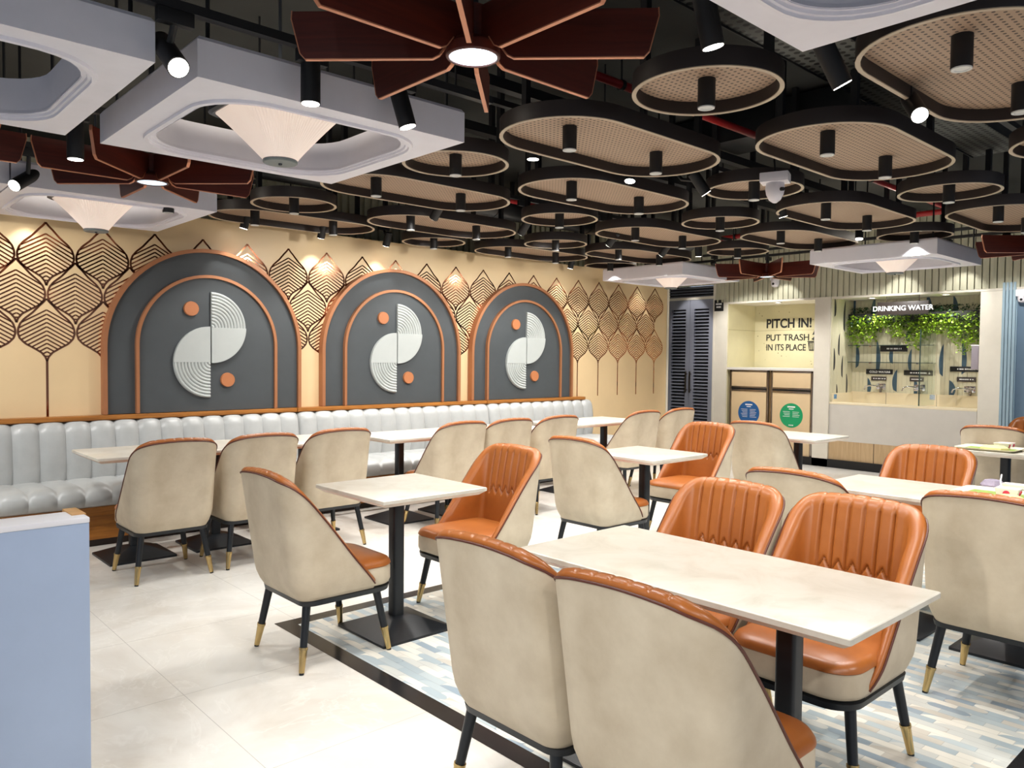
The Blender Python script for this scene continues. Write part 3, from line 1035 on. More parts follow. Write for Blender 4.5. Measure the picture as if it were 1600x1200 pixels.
# ------------------------------------------------------------------ track rails and spotlights
RAILS = []
def rail(x0, x1, y, z, label):
    RAILS.append((x0, x1, y, z))
    r = thing('light_track', label, 'light track', ((x0+x1)/2, y, z), 0, 'black ceiling light tracks')
    h = (x1-x0)/2
    part('rail', None, lambda b: b.box(-h, h, -0.018, 0.018, -0.016, 0.016), M['black'], r)
    for k in range(int(2*h/1.2)+1):
        part('hanger_rod', None, lambda b: b.tube((0, 0, 0.01), (0, 0, CZ-z), 0.006, 0.006, 8), M['black'], r, (-h+0.1+k*1.2, 0, 0))
def track_spot(x, y, z, zr, tgt, label, on=True, energy=None, angle=38, L=0.20):
    """lens centre (x, y, z) aimed at tgt; zr is the height of the rail above it"""
    d = (Vector(tgt)-Vector((x, y, z))).normalized()
    t = thing('track_spotlight', label, 'spotlight', (x, y, z), 0, 'black track spotlights')
    top = -d*(L*0.62)
    ay = min((abs(r_[2]-y), r_[2]) for r_ in RAILS if abs(r_[3]-zr) < 0.01 and r_[0] <= x <= r_[1])[1]-y if any(abs(r_[3]-zr) < 0.01 and r_[0] <= x <= r_[1] and abs(r_[2]-y) < 0.5 for r_ in RAILS) else top.y
    part('body', None, lambda b: b.tube((0, 0, 0), -d*L, 0.037, 0.037, 24), M['black'], t)
    part('lens', None, lambda b: b.tube(d*0.002, -d*0.004, 0.033, 0.033, 24), M['lenson'] if on else M['lens'], t)
    part('stem', None, lambda b: b.path([top, (top.x, (top.y+ay)/2, top.z+0.03), (top.x, ay, max(zr-z-0.05, top.z+0.035))], 0.012, 10), M['black'], t)
    part('adapter', None, lambda b: b.box(top.x-0.06, top.x+0.06, ay-0.017, ay+0.017, zr-z-0.065, zr-z-0.016, 0.003), M['black'], t)
    if energy:
        spot('spot_bulb', t, d*0.012, d, energy, R(angle), NEUT, 0.45, 0.03)
rail(-0.6, 2.35, 2.74, 2.61, 'black light track between the big fin lamp and the upper left ceiling frame')
rail(-0.6, 2.5, 4.17, 2.61, 'black light track between the large ceiling frame and the left fin lamp')
rail(-0.6, 2.4, 5.35, 2.66, 'black light track above the lamp over the near bench')
rail(-2.0, -0.62, 5.35, 2.66, 'added unseen light track at left over the near end of the bench')  # added out of view to carry fill spots for the leaf wall
for x in (-1.3, -0.75):  # fill spots past the left edge, added to brighten the wall
    track_spot(x, 5.33, 2.42, 2.66, (x+1.5, 6.9, 1.2), 'added unseen fill spotlight washing the leaf wall left of the view', True, E_WASH*1.05, 90)
track_spot(0.45, 5.33, 2.42, 2.66, (1.0, 6.9, 1.2), 'added unseen fill spotlight over the near bench end, aimed at the leaf wall', True, E_WASH*1.05, 90)  # one more added fill spot, also out of view
rail(2.5, 7.75, 3.315, 2.86, 'black light track through the middle of the perforated trays')
rail(2.5, 8.2, 5.15, 2.86, 'black light track between the trays nearer the arch wall')
rail(1.4, 6.0, 1.42, 2.80, 'black light track between the trays at upper right')
rail(0.9, 9.2, 6.80, 2.78, 'black light track close along the top of the arch wall')
track_spot(0.955, 2.72, 2.40, 2.61, (0.985, 2.0, 1.8), 'black track spotlight shining brightest toward the camera at upper left', True, E_TRACK, 80)
track_spot(1.456, 2.75, 2.40, 2.61, (1.456, 2.76, 0), 'black track spotlight hanging straight down before the large ceiling frame', True, E_TRACK, 80)
track_spot(1.897, 2.74, 2.40, 2.61, (2.35, 2.45, 0.5), 'black track spotlight tilted right before the corner of the large ceiling frame', True, E_TRACK, 80)
track_spot(0.985, 4.17, 2.36, 2.61, (0.985, 4.175, 0), 'black track spotlight hanging straight down between two ceiling frames at left', True, E_TRACK, 80)
track_spot(0.94, 5.34, 2.41, 2.66, (0.1, 4.6, 1.7), 'black track spotlight tilted down left near the left edge', True, E_TRACK, 80)
track_spot(1.87, 5.53, 2.40, 2.66, (1.87, 5.56, 0), 'black unlit track spotlight below the left fin lamp', False)
track_spot(2.20, 1.46, 2.45, 2.80, (2.75, 1.25, 0.2), 'black track spotlight with a bright lens by the top right frame corner', True, E_TRACK, 80)
track_spot(2.84, 1.33, 2.45, 2.80, (3.6, 0.8, 0.8), 'black tilted track spotlight left of the big tray at upper right', True, E_TRACK, 80)
track_spot(3.58, 1.334, 2.50, 2.80, (1.9, 0.1, 0.9), 'black track spotlight glaring at the camera below the big tray at upper right', True, E_TRACK, 80)
track_spot(3.19, 3.33, 2.60, 2.86, (3.19, 3.34, 0), 'small lit track spotlight right of the corner of the large ceiling frame', True, E_TRACK, 80, 0.16)
track_spot(4.03, 3.29, 2.60, 2.86, (3.4, 3.0, 0), 'bright track spotlight seen under the first oblong tray', True, E_TRACK, 80, 0.16)
track_spot(4.50, 3.02, 2.55, 2.86, (5.6, 2.2, 0.6), 'tilted track spotlight left of the ceiling camera', True, E_TRACK, 80, 0.16)
track_spot(5.85, 3.20, 2.59, 2.86, (6.6, 2.9, 0.3), 'tilted track spotlight left of the tray below the ceiling camera', True, E_TRACK, 80, 0.16)
track_spot(7.40, 3.27, 2.59, 2.86, (6.9, 3.1, 0.2), 'track spotlight just above the far frame by the drinking water alcove', True, None, 60, 0.16)
track_spot(3.80, 5.12, 2.555, 2.86, (3.8, 6.6, 1.0), 'lit track spotlight above the fourth bench chair, between trays', True, E_WASH, 112, 0.16)
track_spot(4.82, 5.18, 2.555, 2.86, (4.82, 6.6, 1.0), 'lit track spotlight left of the round tray above the middle arch', True, E_WASH, 112, 0.16)
track_spot(5.90, 5.08, 2.555, 2.86, (5.8, 6.6, 1.0), 'bright track spotlight above the farthest arch', True, E_WASH, 112, 0.16)
track_spot(6.85, 5.15, 2.555, 2.86, (6.8, 6.6, 1.0), 'lit track spotlight above the far end of the leaf wall', True, E_WASH, 112, 0.16)
track_spot(7.50, 5.12, 2.60, 2.86, (8.0, 5.3, 0.2), 'tilted track spotlight just left of the far fin lamp', True, E_TRACK*0.5, 70, 0.16)
for x, tx, tz, lab, on in ((2.93, 2.75, 1.6, 'wall-washing track spotlight above the right half of the nearest arch', True),
                       (3.69, 3.70, 2.1, 'wall-washing track spotlight between the nearest and middle arch', True),
                       (4.42, 4.42, 2.1, 'wall-washing track spotlight above the middle arch', True),
                       (1.30, 1.30, 2.0, 'wall-washing track spotlight near the left end of the leaf wall', True),
                       (7.14, 7.14, 1.9, 'wall-washing track spotlight right of the farthest arch', True),
                       (8.75, 8.75, 1.9, 'wall-washing track spotlight at the far end of the leaf wall', True)):
    track_spot(x, 6.76, 2.56, 2.78, (tx, WY, tz), lab, on, E_WALL, 64, 0.14)
for y, lab in ((5.55, 'track spotlight washing the ribbed wall above the waste bins'), (3.98, 'track spotlight washing the ribbed wall above the drinking water sign'), (3.28, 'track spotlight washing the ribbed wall above the right pillar')):
    track_spot(9.85, y, 2.62, 2.86, (10.26, y, 2.25), lab, True, E_WALL, 60, 0.16)
r = thing('light_track', 'black light track running across in front of the ribbed back wall', 'light track', (9.75, 4.8, 2.86), PI/2, 'black ceiling light tracks')
part('rail', None, lambda b: b.box(-2.3, 2.3, -0.018, 0.018, -0.016, 0.016), M['black'], r)
part('hanger_rod', None, lambda b: b.tube((0, 0, 0.01), (0, 0, CZ-2.86), 0.006, 0.006, 8), M['black'], r, (-1.8, 0, 0))
part('hanger_rod', None, lambda b: b.tube((0, 0, 0.01), (0, 0, CZ-2.86), 0.006, 0.006, 8), M['black'], r, (1.8, 0, 0))

for y, lab in ((7.0, 'track spotlight aimed at the louvre door'),):
    track_spot(9.80, y, 2.62, 2.86, (10.28, y+0.12, 2.0), lab, True, E_WALL*1.2, 60, 0.16)
for y, z, dx, e, lab in ((5.80, 2.275, 0.22, 24, 'small recessed lamp in the roof of the trash alcove'), (4.45, 2.275, 0.22, 22, 'left recessed lamp in the roof of the water alcove'), (3.55, 2.275, 0.22, 22, 'right recessed lamp in the roof of the water alcove')):
    t = thing('recessed_lamp', lab, 'lamp', (BX+dx, y, z), 0, 'recessed alcove lamps')
    part('trim_ring', 'rring', lambda b: b.lathe([(0.055, 0.006), (0.057, -0.004), (0.042, -0.005), (0.040, 0.0)], n=24), M['white'], t)
    part('lens', 'rlens', lambda b: b.lathe([(0.040, 0.004), (0.040, -0.001), (0.02, -0.0012)], n=24), M['lenson'], t)
    spot('recessed_bulb', t, (0, 0, -0.015), (0.1, 0, -1), e, R(130), NEUT, 0.7, 0.04)
r = thing('light_track', 'added second black light track before the ribbed back wall, nearer the camera', 'light track', (9.20, 4.3, 2.86), PI/2, 'black ceiling light tracks')  # added track, there only to hold fill for the back wall
part('rail', None, lambda b: b.box(-1.9, 1.9, -0.018, 0.018, -0.016, 0.016), M['black'], r)
for dx in (-1.7, 1.7):
    part('hanger_rod', None, lambda b: b.tube((0, 0, 0.01), (0, 0, CZ-2.86), 0.006, 0.006, 8), M['black'], r, (dx, 0, 0))
for y, lab in ((6.0, 'added fill spotlight over the fin lamp aimed at the waste bins'), (4.15, 'added fill spotlight aimed at the pale counter front'), (2.55, 'added fill spotlight aimed at the right pillar')):  # added fill spots that brighten bins, counter and pillar
    track_spot(9.22, y, 2.62, 2.86, (10.29, y+(0.25 if y < 3 else 0), 1.05), lab, True, E_WASH*(1.35 if y > 5 else 0.85), 95, 0.16)
rail(-2.6, 3.4, -0.9, 2.61, 'added unseen light track behind the viewpoint, right of the foreground tables')  # unseen track behind the camera, added for fill light
for x, tx, ty in ((-1.4, 0.4, 1.2), (0.1, 1.3, 1.0), (1.6, 2.3, 0.8), (3.1, 3.6, 0.7)):  # added fill for the foreground chairs and floor
    track_spot(x, -0.9, 2.42, 2.61, (tx, ty, 0.4), 'added unseen fill spotlight on the track behind the viewpoint', True, E_TRACK*2.0, 85)
rail(-2.6, -0.2, 1.25, 2.61, 'added unseen light track left of the viewpoint before the booth partition')  # unseen track beside the camera, added for fill light
for x, tx, ty in ((-2.0, 0.0, 2.4), (-1.2, 1.3, 1.8), (-0.4, 1.5, 1.3)):  # added fill toward the partition and near chair backs
    track_spot(x, 1.25, 2.42, 2.61, (tx, ty, 0.4), 'added unseen fill spotlight on the track before the booth partition', True, E_TRACK*2.0, 85)

# ------------------------------------------------------------------ pipes, ducts, cable tray, cameras above the trays
def pipe(a, c, r, label):
    o = thing('sprinkler_pipe', label, 'pipe', a, 0, 'red sprinkler pipes')
    a, c = Vector(a), Vector(c)
    d = c-a
    part('pipe', None, lambda b: b.tube((0, 0, 0), d, r, r, 16), M['red'], o)
    n = max(2, int(d.length/1.4))
    for k in range(n):
        p = d*((k+0.5)/n)
        part('pipe_clamp', None, lambda b: (b.tube(p-d.normalized()*0.012, p+d.normalized()*0.012, r+0.006, r+0.006, 16), b.tube(p+Vector((0, 0, r)), p+Vector((0, 0, CZ-a.z)), 0.006, 0.006, 8))[0], M['black'], o)
pipe((1.0, 2.92, 3.0), (9.3, 2.92, 3.0), 0.024, 'long red sprinkler pipe running away above the middle trays')
pipe((3.0, 5.81, 3.0), (9.3, 5.81, 3.0), 0.024, 'red sprinkler pipe running away above the trays near the arch wall')
pipe((9.3, 6.6, 3.09), (9.3, 1.6, 3.09), 0.032, 'red sprinkler pipe running across before the ribbed back wall')
t = thing('air_duct', 'large round black air duct above the trays along the arch wall', 'duct', (0, 0, 0))
part('duct_body', None, lambda b: b.path([(2.3, 6.01, 2.98), (8.6, 6.01, 2.98)], 0.13, 24), M['duct'], t, smooth=60)
for x in (2.6, 3.8, 5.2, 6.6):
    part('duct_seam', None, lambda b: b.tube((x-0.012, 6.01, 2.98), (x+0.012, 6.01, 2.98), 0.136, 0.136, 28), M['duct'], t)
t = thing('air_duct', 'square black air duct crossing above the middle trays', 'duct', (0, 0, 0))
part('duct_body', None, lambda b: b.box(5.12, 5.52, -1.0, 4.2, 3.06, 3.28, 0.01), M['duct'], t)
t = thing('cable_tray', 'perforated grey metal cable tray under the slab at upper right', 'cable tray', (0, 0, 0))
part('tray_floor', None, lambda b: b.box(2.2, 6.2, 1.62, 1.94, 2.90, 2.905), M['cabletray'], t)
part('tray_side', None, lambda b: b.box(2.2, 6.2, 1.615, 1.62, 2.89, 2.98), M['black'], t)
part('tray_side', None, lambda b: b.box(2.2, 6.2, 1.94, 1.945, 2.89, 2.98), M['black'], t)
for x in (2.6, 4.2, 5.8):
    part('hanger_rod', None, lambda b: (b.tube((x, 1.615, 2.93), (x, 1.615, CZ), 0.007, 0.007, 8), b.tube((x, 1.945, 2.93), (x, 1.945, CZ), 0.007, 0.007, 8))[0], M['black'], t)
t = thing('steel_channel', 'black steel channel under the slab above the leaf wall side', 'beam', (0, 0, 0), 0, 'black steel channels under the slab')
part('channel', None, lambda b: b.box(2.4, 8.0, 4.14, 4.22, 2.98, 3.04), M['black'], t)
for x in (2.5, 4.5, 6.5, 7.9):
    part('hanger_rod', None, lambda b: b.tube((x, 4.18, 3.03), (x, 4.18, CZ), 0.007, 0.007, 8), M['black'], t)
t = thing('steel_channel', 'black steel channel under the slab above the middle light track', 'beam', (0, 0, 0), 0, 'black steel channels under the slab')
part('channel', None, lambda b: b.box(2.4, 8.0, 3.39, 3.45, 2.98, 3.04), M['black'], t)
for x in (2.5, 4.5, 6.5, 7.9):
    part('hanger_rod', None, lambda b: b.tube((x, 3.42, 3.03), (x, 3.42, CZ), 0.007, 0.007, 8), M['black'], t)

t = thing('ceiling_camera', 'white bracketed security camera hanging between the trays', 'camera', (4.50, 2.52, 2.45), R(20))
part('mounting_box', None, lambda b: b.box(-0.06, 0.06, -0.085, 0.085, 0.09, 0.15, 0.006), M['plastic'], t)
part('camera_dome', None, lambda b: b.lathe([(0.055, 0.09), (0.058, 0.05), (0.052, 0.02), (0.035, -0.015), (0.012, -0.032)], n=24), M['plastic'], t)
part('lens', None, lambda b: b.tube((-0.03, -0.035, 0.045), (-0.048, -0.058, 0.04), 0.012, 0.011, 14), M['black'], t)
part('cable', None, lambda b: b.path([(0, 0, 0.15), (0.01, 0.01, 0.25), (-0.01, 0.0, 0.5), (0, 0, CZ-2.45)], 0.006, 8), M['black'], t)
t = thing('wall_camera', 'small white dome camera on the ribbed wall above the trash sign', 'camera', (10.24, 5.70, 2.55))
part('camera_body', None, lambda b: b.box(-0.03, 0.02, -0.07, 0.07, 0.02, 0.09, 0.01), M['plastic'], t)
part('camera_dome', None, lambda b: b.lathe([(0.058, 0.03), (0.06, -0.02), (0.05, -0.06), (0.03, -0.075)], n=24), M['plastic'], t)
part('lens', None, lambda b: b.tube((-0.05, 0.0, -0.03), (-0.062, 0.0, -0.035), 0.018, 0.016, 14), M['black'], t)

t = thing('wall_camera', 'white security camera on the blue wall at the far right edge', 'camera', (10.24, 2.66, 2.17))
part('camera_body', None, lambda b: b.box(-0.04, 0.05, -0.06, 0.06, 0.02, 0.10, 0.012), M['plastic'], t)
part('camera_dome', None, lambda b: b.lathe([(0.045, 0.03), (0.046, -0.01), (0.036, -0.04), (0.015, -0.052)], n=24), M['plastic'], t)
part('lens', None, lambda b: b.tube((-0.036, 0.0, -0.015), (-0.048, 0.0, -0.02), 0.014, 0.013, 14), M['black'], t)

# ------------------------------------------------------------------ back wall: ribbed fascia, pillars, two alcoves
def flutes(b, y0, y1, z0, z1, x, p=0.078):
    n = int((y1-y0)/p)
    pts = []
    for i in range(n):
        a = y0+(y1-y0)*i/n
        w = (y1-y0)/n
        pts += [(x-0.014, a+w*0.03), (x-0.017, a+w*0.45), (x-0.014, a+w*0.86), (x, a+w*0.90), (x, a+w*0.99)]
    b.rings([[(px, py, z0) for px, py in pts], [(px, py, z1) for px, py in pts]], closed=False)
    b.box(x, x+0.05, y0, y1, z0, z1)
ND1, ND2 = 0.76, 0.64
def f_(b):
    flutes(b, 2.62, 6.70, 2.30, CZ, BX)
    flutes(b, 6.70, 7.84, 2.58, CZ, BX)
struct('wall_back', f_, M['flute'], 0)
def f_(b):
    b.box(BX-0.01, BX+0.9, 2.87, 3.095, 0, 2.27)          # right pillar
    b.box(BX-0.03, BX+0.9, 4.895, 5.115, 0, 2.30)         # middle pillar
    b.box(BX-0.005, BX+0.9, 6.49, 6.72, 0, 2.58)          # strip beside the door
    b.box(BX-0.01, BX+0.1, 2.60, 6.50, 2.272, 2.30)       # soffit edge
    b.box(BX+0.05, BX+0.9, 3.09, 6.49, 2.28, 2.34)        # alcove ceilings
    b.box(BX-0.01, BX+0.06, 6.72, 7.84, 2.365, 2.405)     # rail under the door grille
    b.box(BX-0.012, BX+0.06, 6.705, 6.735, 0, 2.58)
    b.box(BX-0.012, BX+0.06, 7.575, 7.86, 0, 2.58)
struct('trim_2', f_, M['trimwhite'], 0)
def f_(b):
    b.box(BX+ND1, BX+ND1+0.05, 5.10, 6.50, 0, 2.32)
    b.box(BX+0.01, BX+ND1, 6.478, 6.492, 0, 2.32)
    b.box(BX+ND1-0.001, BX+ND1+0.001, 5.11, 6.48, 1.889, 1.895)
w1 = struct('wall_trash_alcove', f_, M['concrete'], 0)
def f_(b):
    random.seed(3)
    for i in range(46):
        y, z = random.uniform(5.15, 6.45), random.uniform(1.36, 2.25)
        b.tube((BX+ND1-0.0015, y, z), (BX+ND1+0.002, y, z), random.uniform(0.003, 0.010), None, 8)
part('pit_marks', None, f_, plain('concrete_pits', (150, 142, 112), 0.9), w1)
part('panel_joint', None, lambda b: (b.box(BX+ND1-0.002, BX+ND1+0.001, 5.11, 6.478, 1.889, 1.894), b.box(BX+0.01, BX+ND1, 6.476, 6.479, 1.889, 1.894))[0], plain('concrete_joint', (158, 150, 118), 0.9), w1)
def f_(b):
    b.box(BX+ND2, BX+ND2+0.05, 3.08, 4.90, 0, 2.32)
    b.box(BX+0.0, BX+ND2, 4.885, 4.897, 0.88, 2.32)
    n = 34
    for i in range(n):                                   # upright strip tiles with open joints
        y = 3.10+1.785*i/n
        b.box(BX+ND2-0.006, BX+ND2, y, y+1.785/n-0.004, 0.9, 2.28)
    for i in range(12):
        x = BX+0.01+ND2*i/12.2
        b.box(x, x+ND2/12.2-0.004, 4.879, 4.885, 0.9, 2.28)
w2 = struct('wall_water_alcove', f_, M['tilecream'], 0)
def lens_tile(b, fn, w, h):
    n = 12
    L = [(0, h/2-h*i/n) for i in range(n+1)]
    Rr = [(w*math.sin(PI*(0.15+0.85*i/n))**0.7 if i < n else 0, -h/2+h*i/n) for i in range(n+1)]
    b.prism([p for p in L]+Rr[1:-1], lambda p: fn(p[0], p[1], 0.0), lambda p: fn(p[0], p[1], 0.004))
def f_(b):
    X = BX+ND2-0.006
    for y, z, w, h, s in ((4.83, 1.52, .05, .36, 1), (4.55, 1.50, .055, .46, 1), (4.33, 1.53, .05, .25, -1), (4.09, 1.46, .045, .30, -1), (3.70, 1.46, .05, .42, -1), (3.48, 1.50, .055, .44, 1),
                          (4.66, 1.10, .05, .22, 1), (4.27, 1.18, .06, .30, -1), (4.05, 1.10, .05, .26, 1), (3.62, 1.10, .075, .21, 1), (4.85, 2.18, .06, .26, -1), (4.58, 2.15, .055, .34, -1), (3.92, 2.20, .06, .24, 1), (3.60, 2.14, .06, .3, 1), (3.24, 1.72, .05, .3, -1), (4.12, 1.78, .05, .16, -1)):
        lens_tile(b, lambda a, c, d: (X-0.001-d, y-s*a, z+c), w, h)
part('blue_leaf_tiles', None, f_, M['tileblue'], w2)
def f_(b):
    Y = 4.879
    for x, z, w, h, s in ((.05, 2.16, .05, .25, 1), (.37, 2.05, .05, .42, -1), (.22, 1.66, .04, .30, -1), (.06, 1.46, .04, .30, 1), (.33, 1.36, .04, .30, -1), (.45, 1.12, .04, .28, 1), (.16, 1.02, .03, .2, 1)):
        lens_tile(b, lambda a, c, d: (BX+x+s*a, Y-0.001-d, z+c), w, h)
part('dark_leaf_tiles', None, f_, M['tiledark'], w2)
struct('wall_right', lambda b: (b.box(BX+0.02, BX+0.10, -4, 2.74, 0, 2.42), b.box(BX+0.02, BX+0.1, -4, 2.60, 2.42, CZ))[0], M['bluewall'])
def f_(b):
    for i in range(4):
        b.box(BX-0.03, BX+0.03, 2.73+i*0.036, 2.73+i*0.036+0.026, 0, 2.36)
    b.box(BX, BX+0.05, 2.72, 2.872, 0, 2.42)
struct('trim_3', f_, M['blueflute'])
struct('baseboard_back', lambda b: b.box(BX-0.03, BX+0.02, 2.87, 6.50, 0, 0.11), M['black'])
struct('baseboard_left', lambda b: b.box(7.70, 9.41, WY-0.012, WY, 0, 0.09), M['toe'])

# louvre door
def louvres(b, y0, y1, z0, z1, n, x):
    for i in range(n):
        z = z0+(z1-z0)*(i+0.5)/n
        h = (z1-z0)/n
        b.add([(x-0.012, y0, z-h*0.42), (x-0.012, y1, z-h*0.42), (x+0.024, y1, z-h*0.04), (x+0.024, y0, z-h*0.04), (x-0.012, y0, z-h*0.28), (x-0.012, y1, z-h*0.28), (x+0.024, y1, z+h*0.10), (x+0.024, y0, z+h*0.10)],
              [(0, 1, 2, 3), (4, 7, 6, 5), (0, 4, 5, 1), (2, 6, 7, 3), (0, 3, 7, 4), (1, 5, 6, 2)])
d1 = part('door_1', None, lambda b: b.box(BX+0.05, BX+0.10, 6.72, 7.60, 0, 2.57), M['doordark'])
d1['kind'] = 'structure'
for y0, y1, hs in ((6.737, 7.155, 1), (7.159, 7.575, -1)):
    def f_(b):
        b.box(BX-0.005, BX+0.04, y0, y0+0.075, 0.01, 2.362, 0.003)
        b.box(BX-0.005, BX+0.04, y1-0.075, y1, 0.01, 2.362, 0.003)
        b.box(BX-0.005, BX+0.04, y0+0.07, y1-0.07, 2.22, 2.362)
        b.box(BX-0.005, BX+0.04, y0+0.07, y1-0.07, 0.01, 0.16)
        louvres(b, y0+0.07, y1-0.07, 0.16, 2.22, 40, BX+0.005)
    lf = part('door_leaf', None, f_, M['doorgrey'], d1, smooth=0)
    yy = y1-0.035 if hs > 0 else y0+0.035
    part('door_handle', None, lambda b: (b.box(BX-0.05, BX-0.035, yy-0.012, yy+0.012, 0.92, 1.25, 0.004), b.box(BX-0.04, BX, yy-0.008, yy+0.008, 0.95, 0.97), b.box(BX-0.04, BX, yy-0.008, yy+0.008, 1.20, 1.22))[0], M['chrome'], lf)
part('door_grille', None, lambda b: louvres(b, 6.735, 7.575, 2.405, 2.575, 4, BX+0.005), M['doorgrey'], d1, smooth=0)

# small black room sign
t = thing('room_sign', 'small square black sign with two lines of white writing right of the louvre door', 'sign', (BX-0.008, 6.635, 2.255))
part('plate', None, lambda b: b.box(-0.008, 0, -0.078, 0.078, -0.085, 0.085, 0.003), M['signblack'], t)
def f_(b):
    for z, ws in ((0.022, (.014, .02, .01, .018, .02)), (-0.022, (.018, .012, .02, .016))):
        y = sum(ws)/2+0.004*len(ws)/2
        for w in ws:
            b.box(-0.0095, -0.008, y-w, y, z-0.012, z+0.012)
            y -= w+0.004
part('white_writing', None, f_, M['textwhite'], t)

# ------------------------------------------------------------------ trash alcove
RT = (PI/2, 0, -PI/2)
X = BX+ND1-0.004
t = thing('wall_lettering', 'black PITCH IN trash lettering on the cream alcove wall', 'sign', (X, 6.28, 1.8))
text_part('lettering', 'PITCH IN!', 0.192, M['textblack'], t, (0, 0.005, 0.135), RT, 0.005, sx=0.88)
text_part('lettering', 'PUT TRASH', 0.137, M['textblack'], t, (0, 0.005, -0.062), RT, 0.001)
text_part('lettering', 'IN ITS PLACE', 0.137, M['textblack'], t, (0, 0.0, -0.212), RT, 0.001, sx=0.82)
def f_(b):
    b.prism([(0.0, 0.125), (0.115, 0.125), (0.098, 0.0), (0.017, 0.0)], lambda p: (0, -p[0]-0.68, p[1]-0.215), lambda p: (-0.003, -p[0]-0.68, p[1]-0.215))
    b.box(-0.003, 0, -0.805, -0.67, -0.085, -0.072)
    b.prism([(0.05, 0.17), (0.11, 0.22), (0.09, 0.15)], lambda p: (0, -p[0]-0.68, p[1]-0.215), lambda p: (-0.003, -p[0]-0.68, p[1]-0.215))
    b.prism([(0.085, 0.235), (0.125, 0.24), (0.115, 0.30)], lambda p: (0, -p[0]-0.66, p[1]-0.215), lambda p: (-0.003, -p[0]-0.66, p[1]-0.215))
part('bin_symbol', None, f_, M['textblack'], t)
part('bin_symbol_stripes', None, lambda b: [b.box(-0.004, -0.003, -0.708-i*0.024-0.008, -0.708-i*0.024, -0.20, -0.10) for i in range(3)][0], M['concrete'], t)

t = thing('waste_counter', 'white topped counter slab above the two waste bins', 'counter', (0, 0, 0))
part('top_slab', None, lambda b: b.box(BX-0.02, BX+ND1-0.01, 5.118, 6.476, 1.292, 1.326, 0.004), M['white'], t)
for y0, y1, mat, lab, lines in ((5.80, 6.43, 'blue', 'waste bin cabinet on the left with a round blue sticker', 6), (5.135, 5.765, 'green', 'waste bin cabinet on the right with a round green sticker', 4)):
    t = thing('waste_bin', lab, 'bin', (BX, (y0+y1)/2, 0), 0, 'beige waste bin cabinets')
    h = (y1-y0)/2
    part('carcass', None, lambda b: b.box(0.02, 0.62, -h, h, 0.06, 1.29), M['binpanel'], t)
    part('toe_kick', None, lambda b: b.box(0.05, 0.6, -h+0.01, h-0.01, 0.0, 0.06), M['black'], t)
    part('steel_frame', None, lambda b: (b.box(0.0, 0.03, -h, -h+0.028, 0.06, 1.29, 0.004), b.box(0.0, 0.03, h-0.028, h, 0.06, 1.29, 0.004), b.box(0.0, 0.03, -h, h, 1.262, 1.29, 0.004))[0], M['chrome'], t)
    fl = part('flap', None, lambda b: b.box(-0.002, 0.02, -h+0.032, h-0.032, 1.045, 1.26, 0.004), M['binpanel'], t)
    part('flap_edge', None, lambda b: b.box(-0.008, 0.0, -h+0.03, h-0.03, 1.030, 1.052, 0.003), M['chrome'], fl)
    part('slot', None, lambda b: b.box(0.0, 0.021, -h+0.03, h-0.03, 1.005, 1.032), M['black'], t)
    dr = part('door', None, lambda b: b.box(-0.002, 0.02, -h+0.032, h-0.032, 0.075, 0.985, 0.004), M['binpanel'], t)
    part('door_edge', None, lambda b: b.box(-0.010, 0.0, -h+0.03, h-0.03, 0.978, 1.006, 0.003), M['chrome'], dr)
    st = part('sticker', None, lambda b: b.tube((-0.0025, 0, 0.665), (-0.005, 0, 0.665), 0.172, 0.172, 56), M[mat], dr, (0, -0.01, 0))
    def f_(b):
        for z, w in ((0.785, 0.115), (0.755, 0.07)):
            b.box(-0.0062, -0.005, -w/2, w/2, z-(0.009 if w > 0.1 else 0.006), z+(0.009 if w > 0.1 else 0.006))
        for i in range(lines):
            z = 0.715-i*0.022
            b.box(-0.0062, -0.005, 0.02, 0.125-0.012*(i % 3), z-0.0025, z+0.0025)
            b.box(-0.0062, -0.005, -0.125+0.01*((i+1) % 3), -0.02, z-0.0025, z+0.0025)
        for y in (-0.025, 0.0, 0.025):
            b.box(-0.0062, -0.005, y-0.008, y+0.008, 0.520, 0.535)
    part('white_print', None, f_, M['textwhite'], st)

# ------------------------------------------------------------------ drinking water alcove
X2 = BX+ND2-0.006
t = thing('wash_counter', 'pale counter with a cream basin in the drinking water alcove', 'counter', (0, 0, 0))
part('front_panel', None, lambda b: b.box(BX-0.005, BX+0.02, 3.10, 4.892, 0.365, 0.862), M['counterfront'], t)
part('ledge', None, lambda b: b.box(BX-0.008, BX+0.10, 3.098, 4.893, 0.855, 0.885, 0.004), M['sink'], t)
part('basin', None, lambda b: (b.box(BX+0.08, X2, 3.098, 4.878, 0.70, 0.72), b.box(X2-0.02, X2, 3.098, 4.878, 0.72, 1.015), b.box(BX+0.02, X2, 4.858, 4.878, 0.72, 1.0), b.box(BX+0.08, BX+0.10, 3.1, 4.87, 0.70, 0.87))[0], M['sink'], t)
part('basin_joint', None, lambda b: [b.box(X2-0.0215, X2-0.02, y-0.002, y+0.002, 0.72, 1.015) for y in (4.40, 3.76)][0], M['toe'], t)
part('wood_panel', None, lambda b: b.box(BX-0.002, BX+0.03, 3.10, 4.892, 0.105, 0.365), M['palewood'], t)
part('panel_joint', None, lambda b: b.box(BX-0.004, BX, 4.286, 4.292, 0.075, 0.365), M['toe'], t)
tag(part('sticker_square', None, lambda b: b.box(BX+0.05, BX+0.13, 4.8555, 4.8575, 0.925, 0.985), plain('blue_picture_sticker', (84, 138, 190), 0.4, var=0.5, vscale=40)), 'small blue picture sticker on the left side of the cream basin', 'sticker')
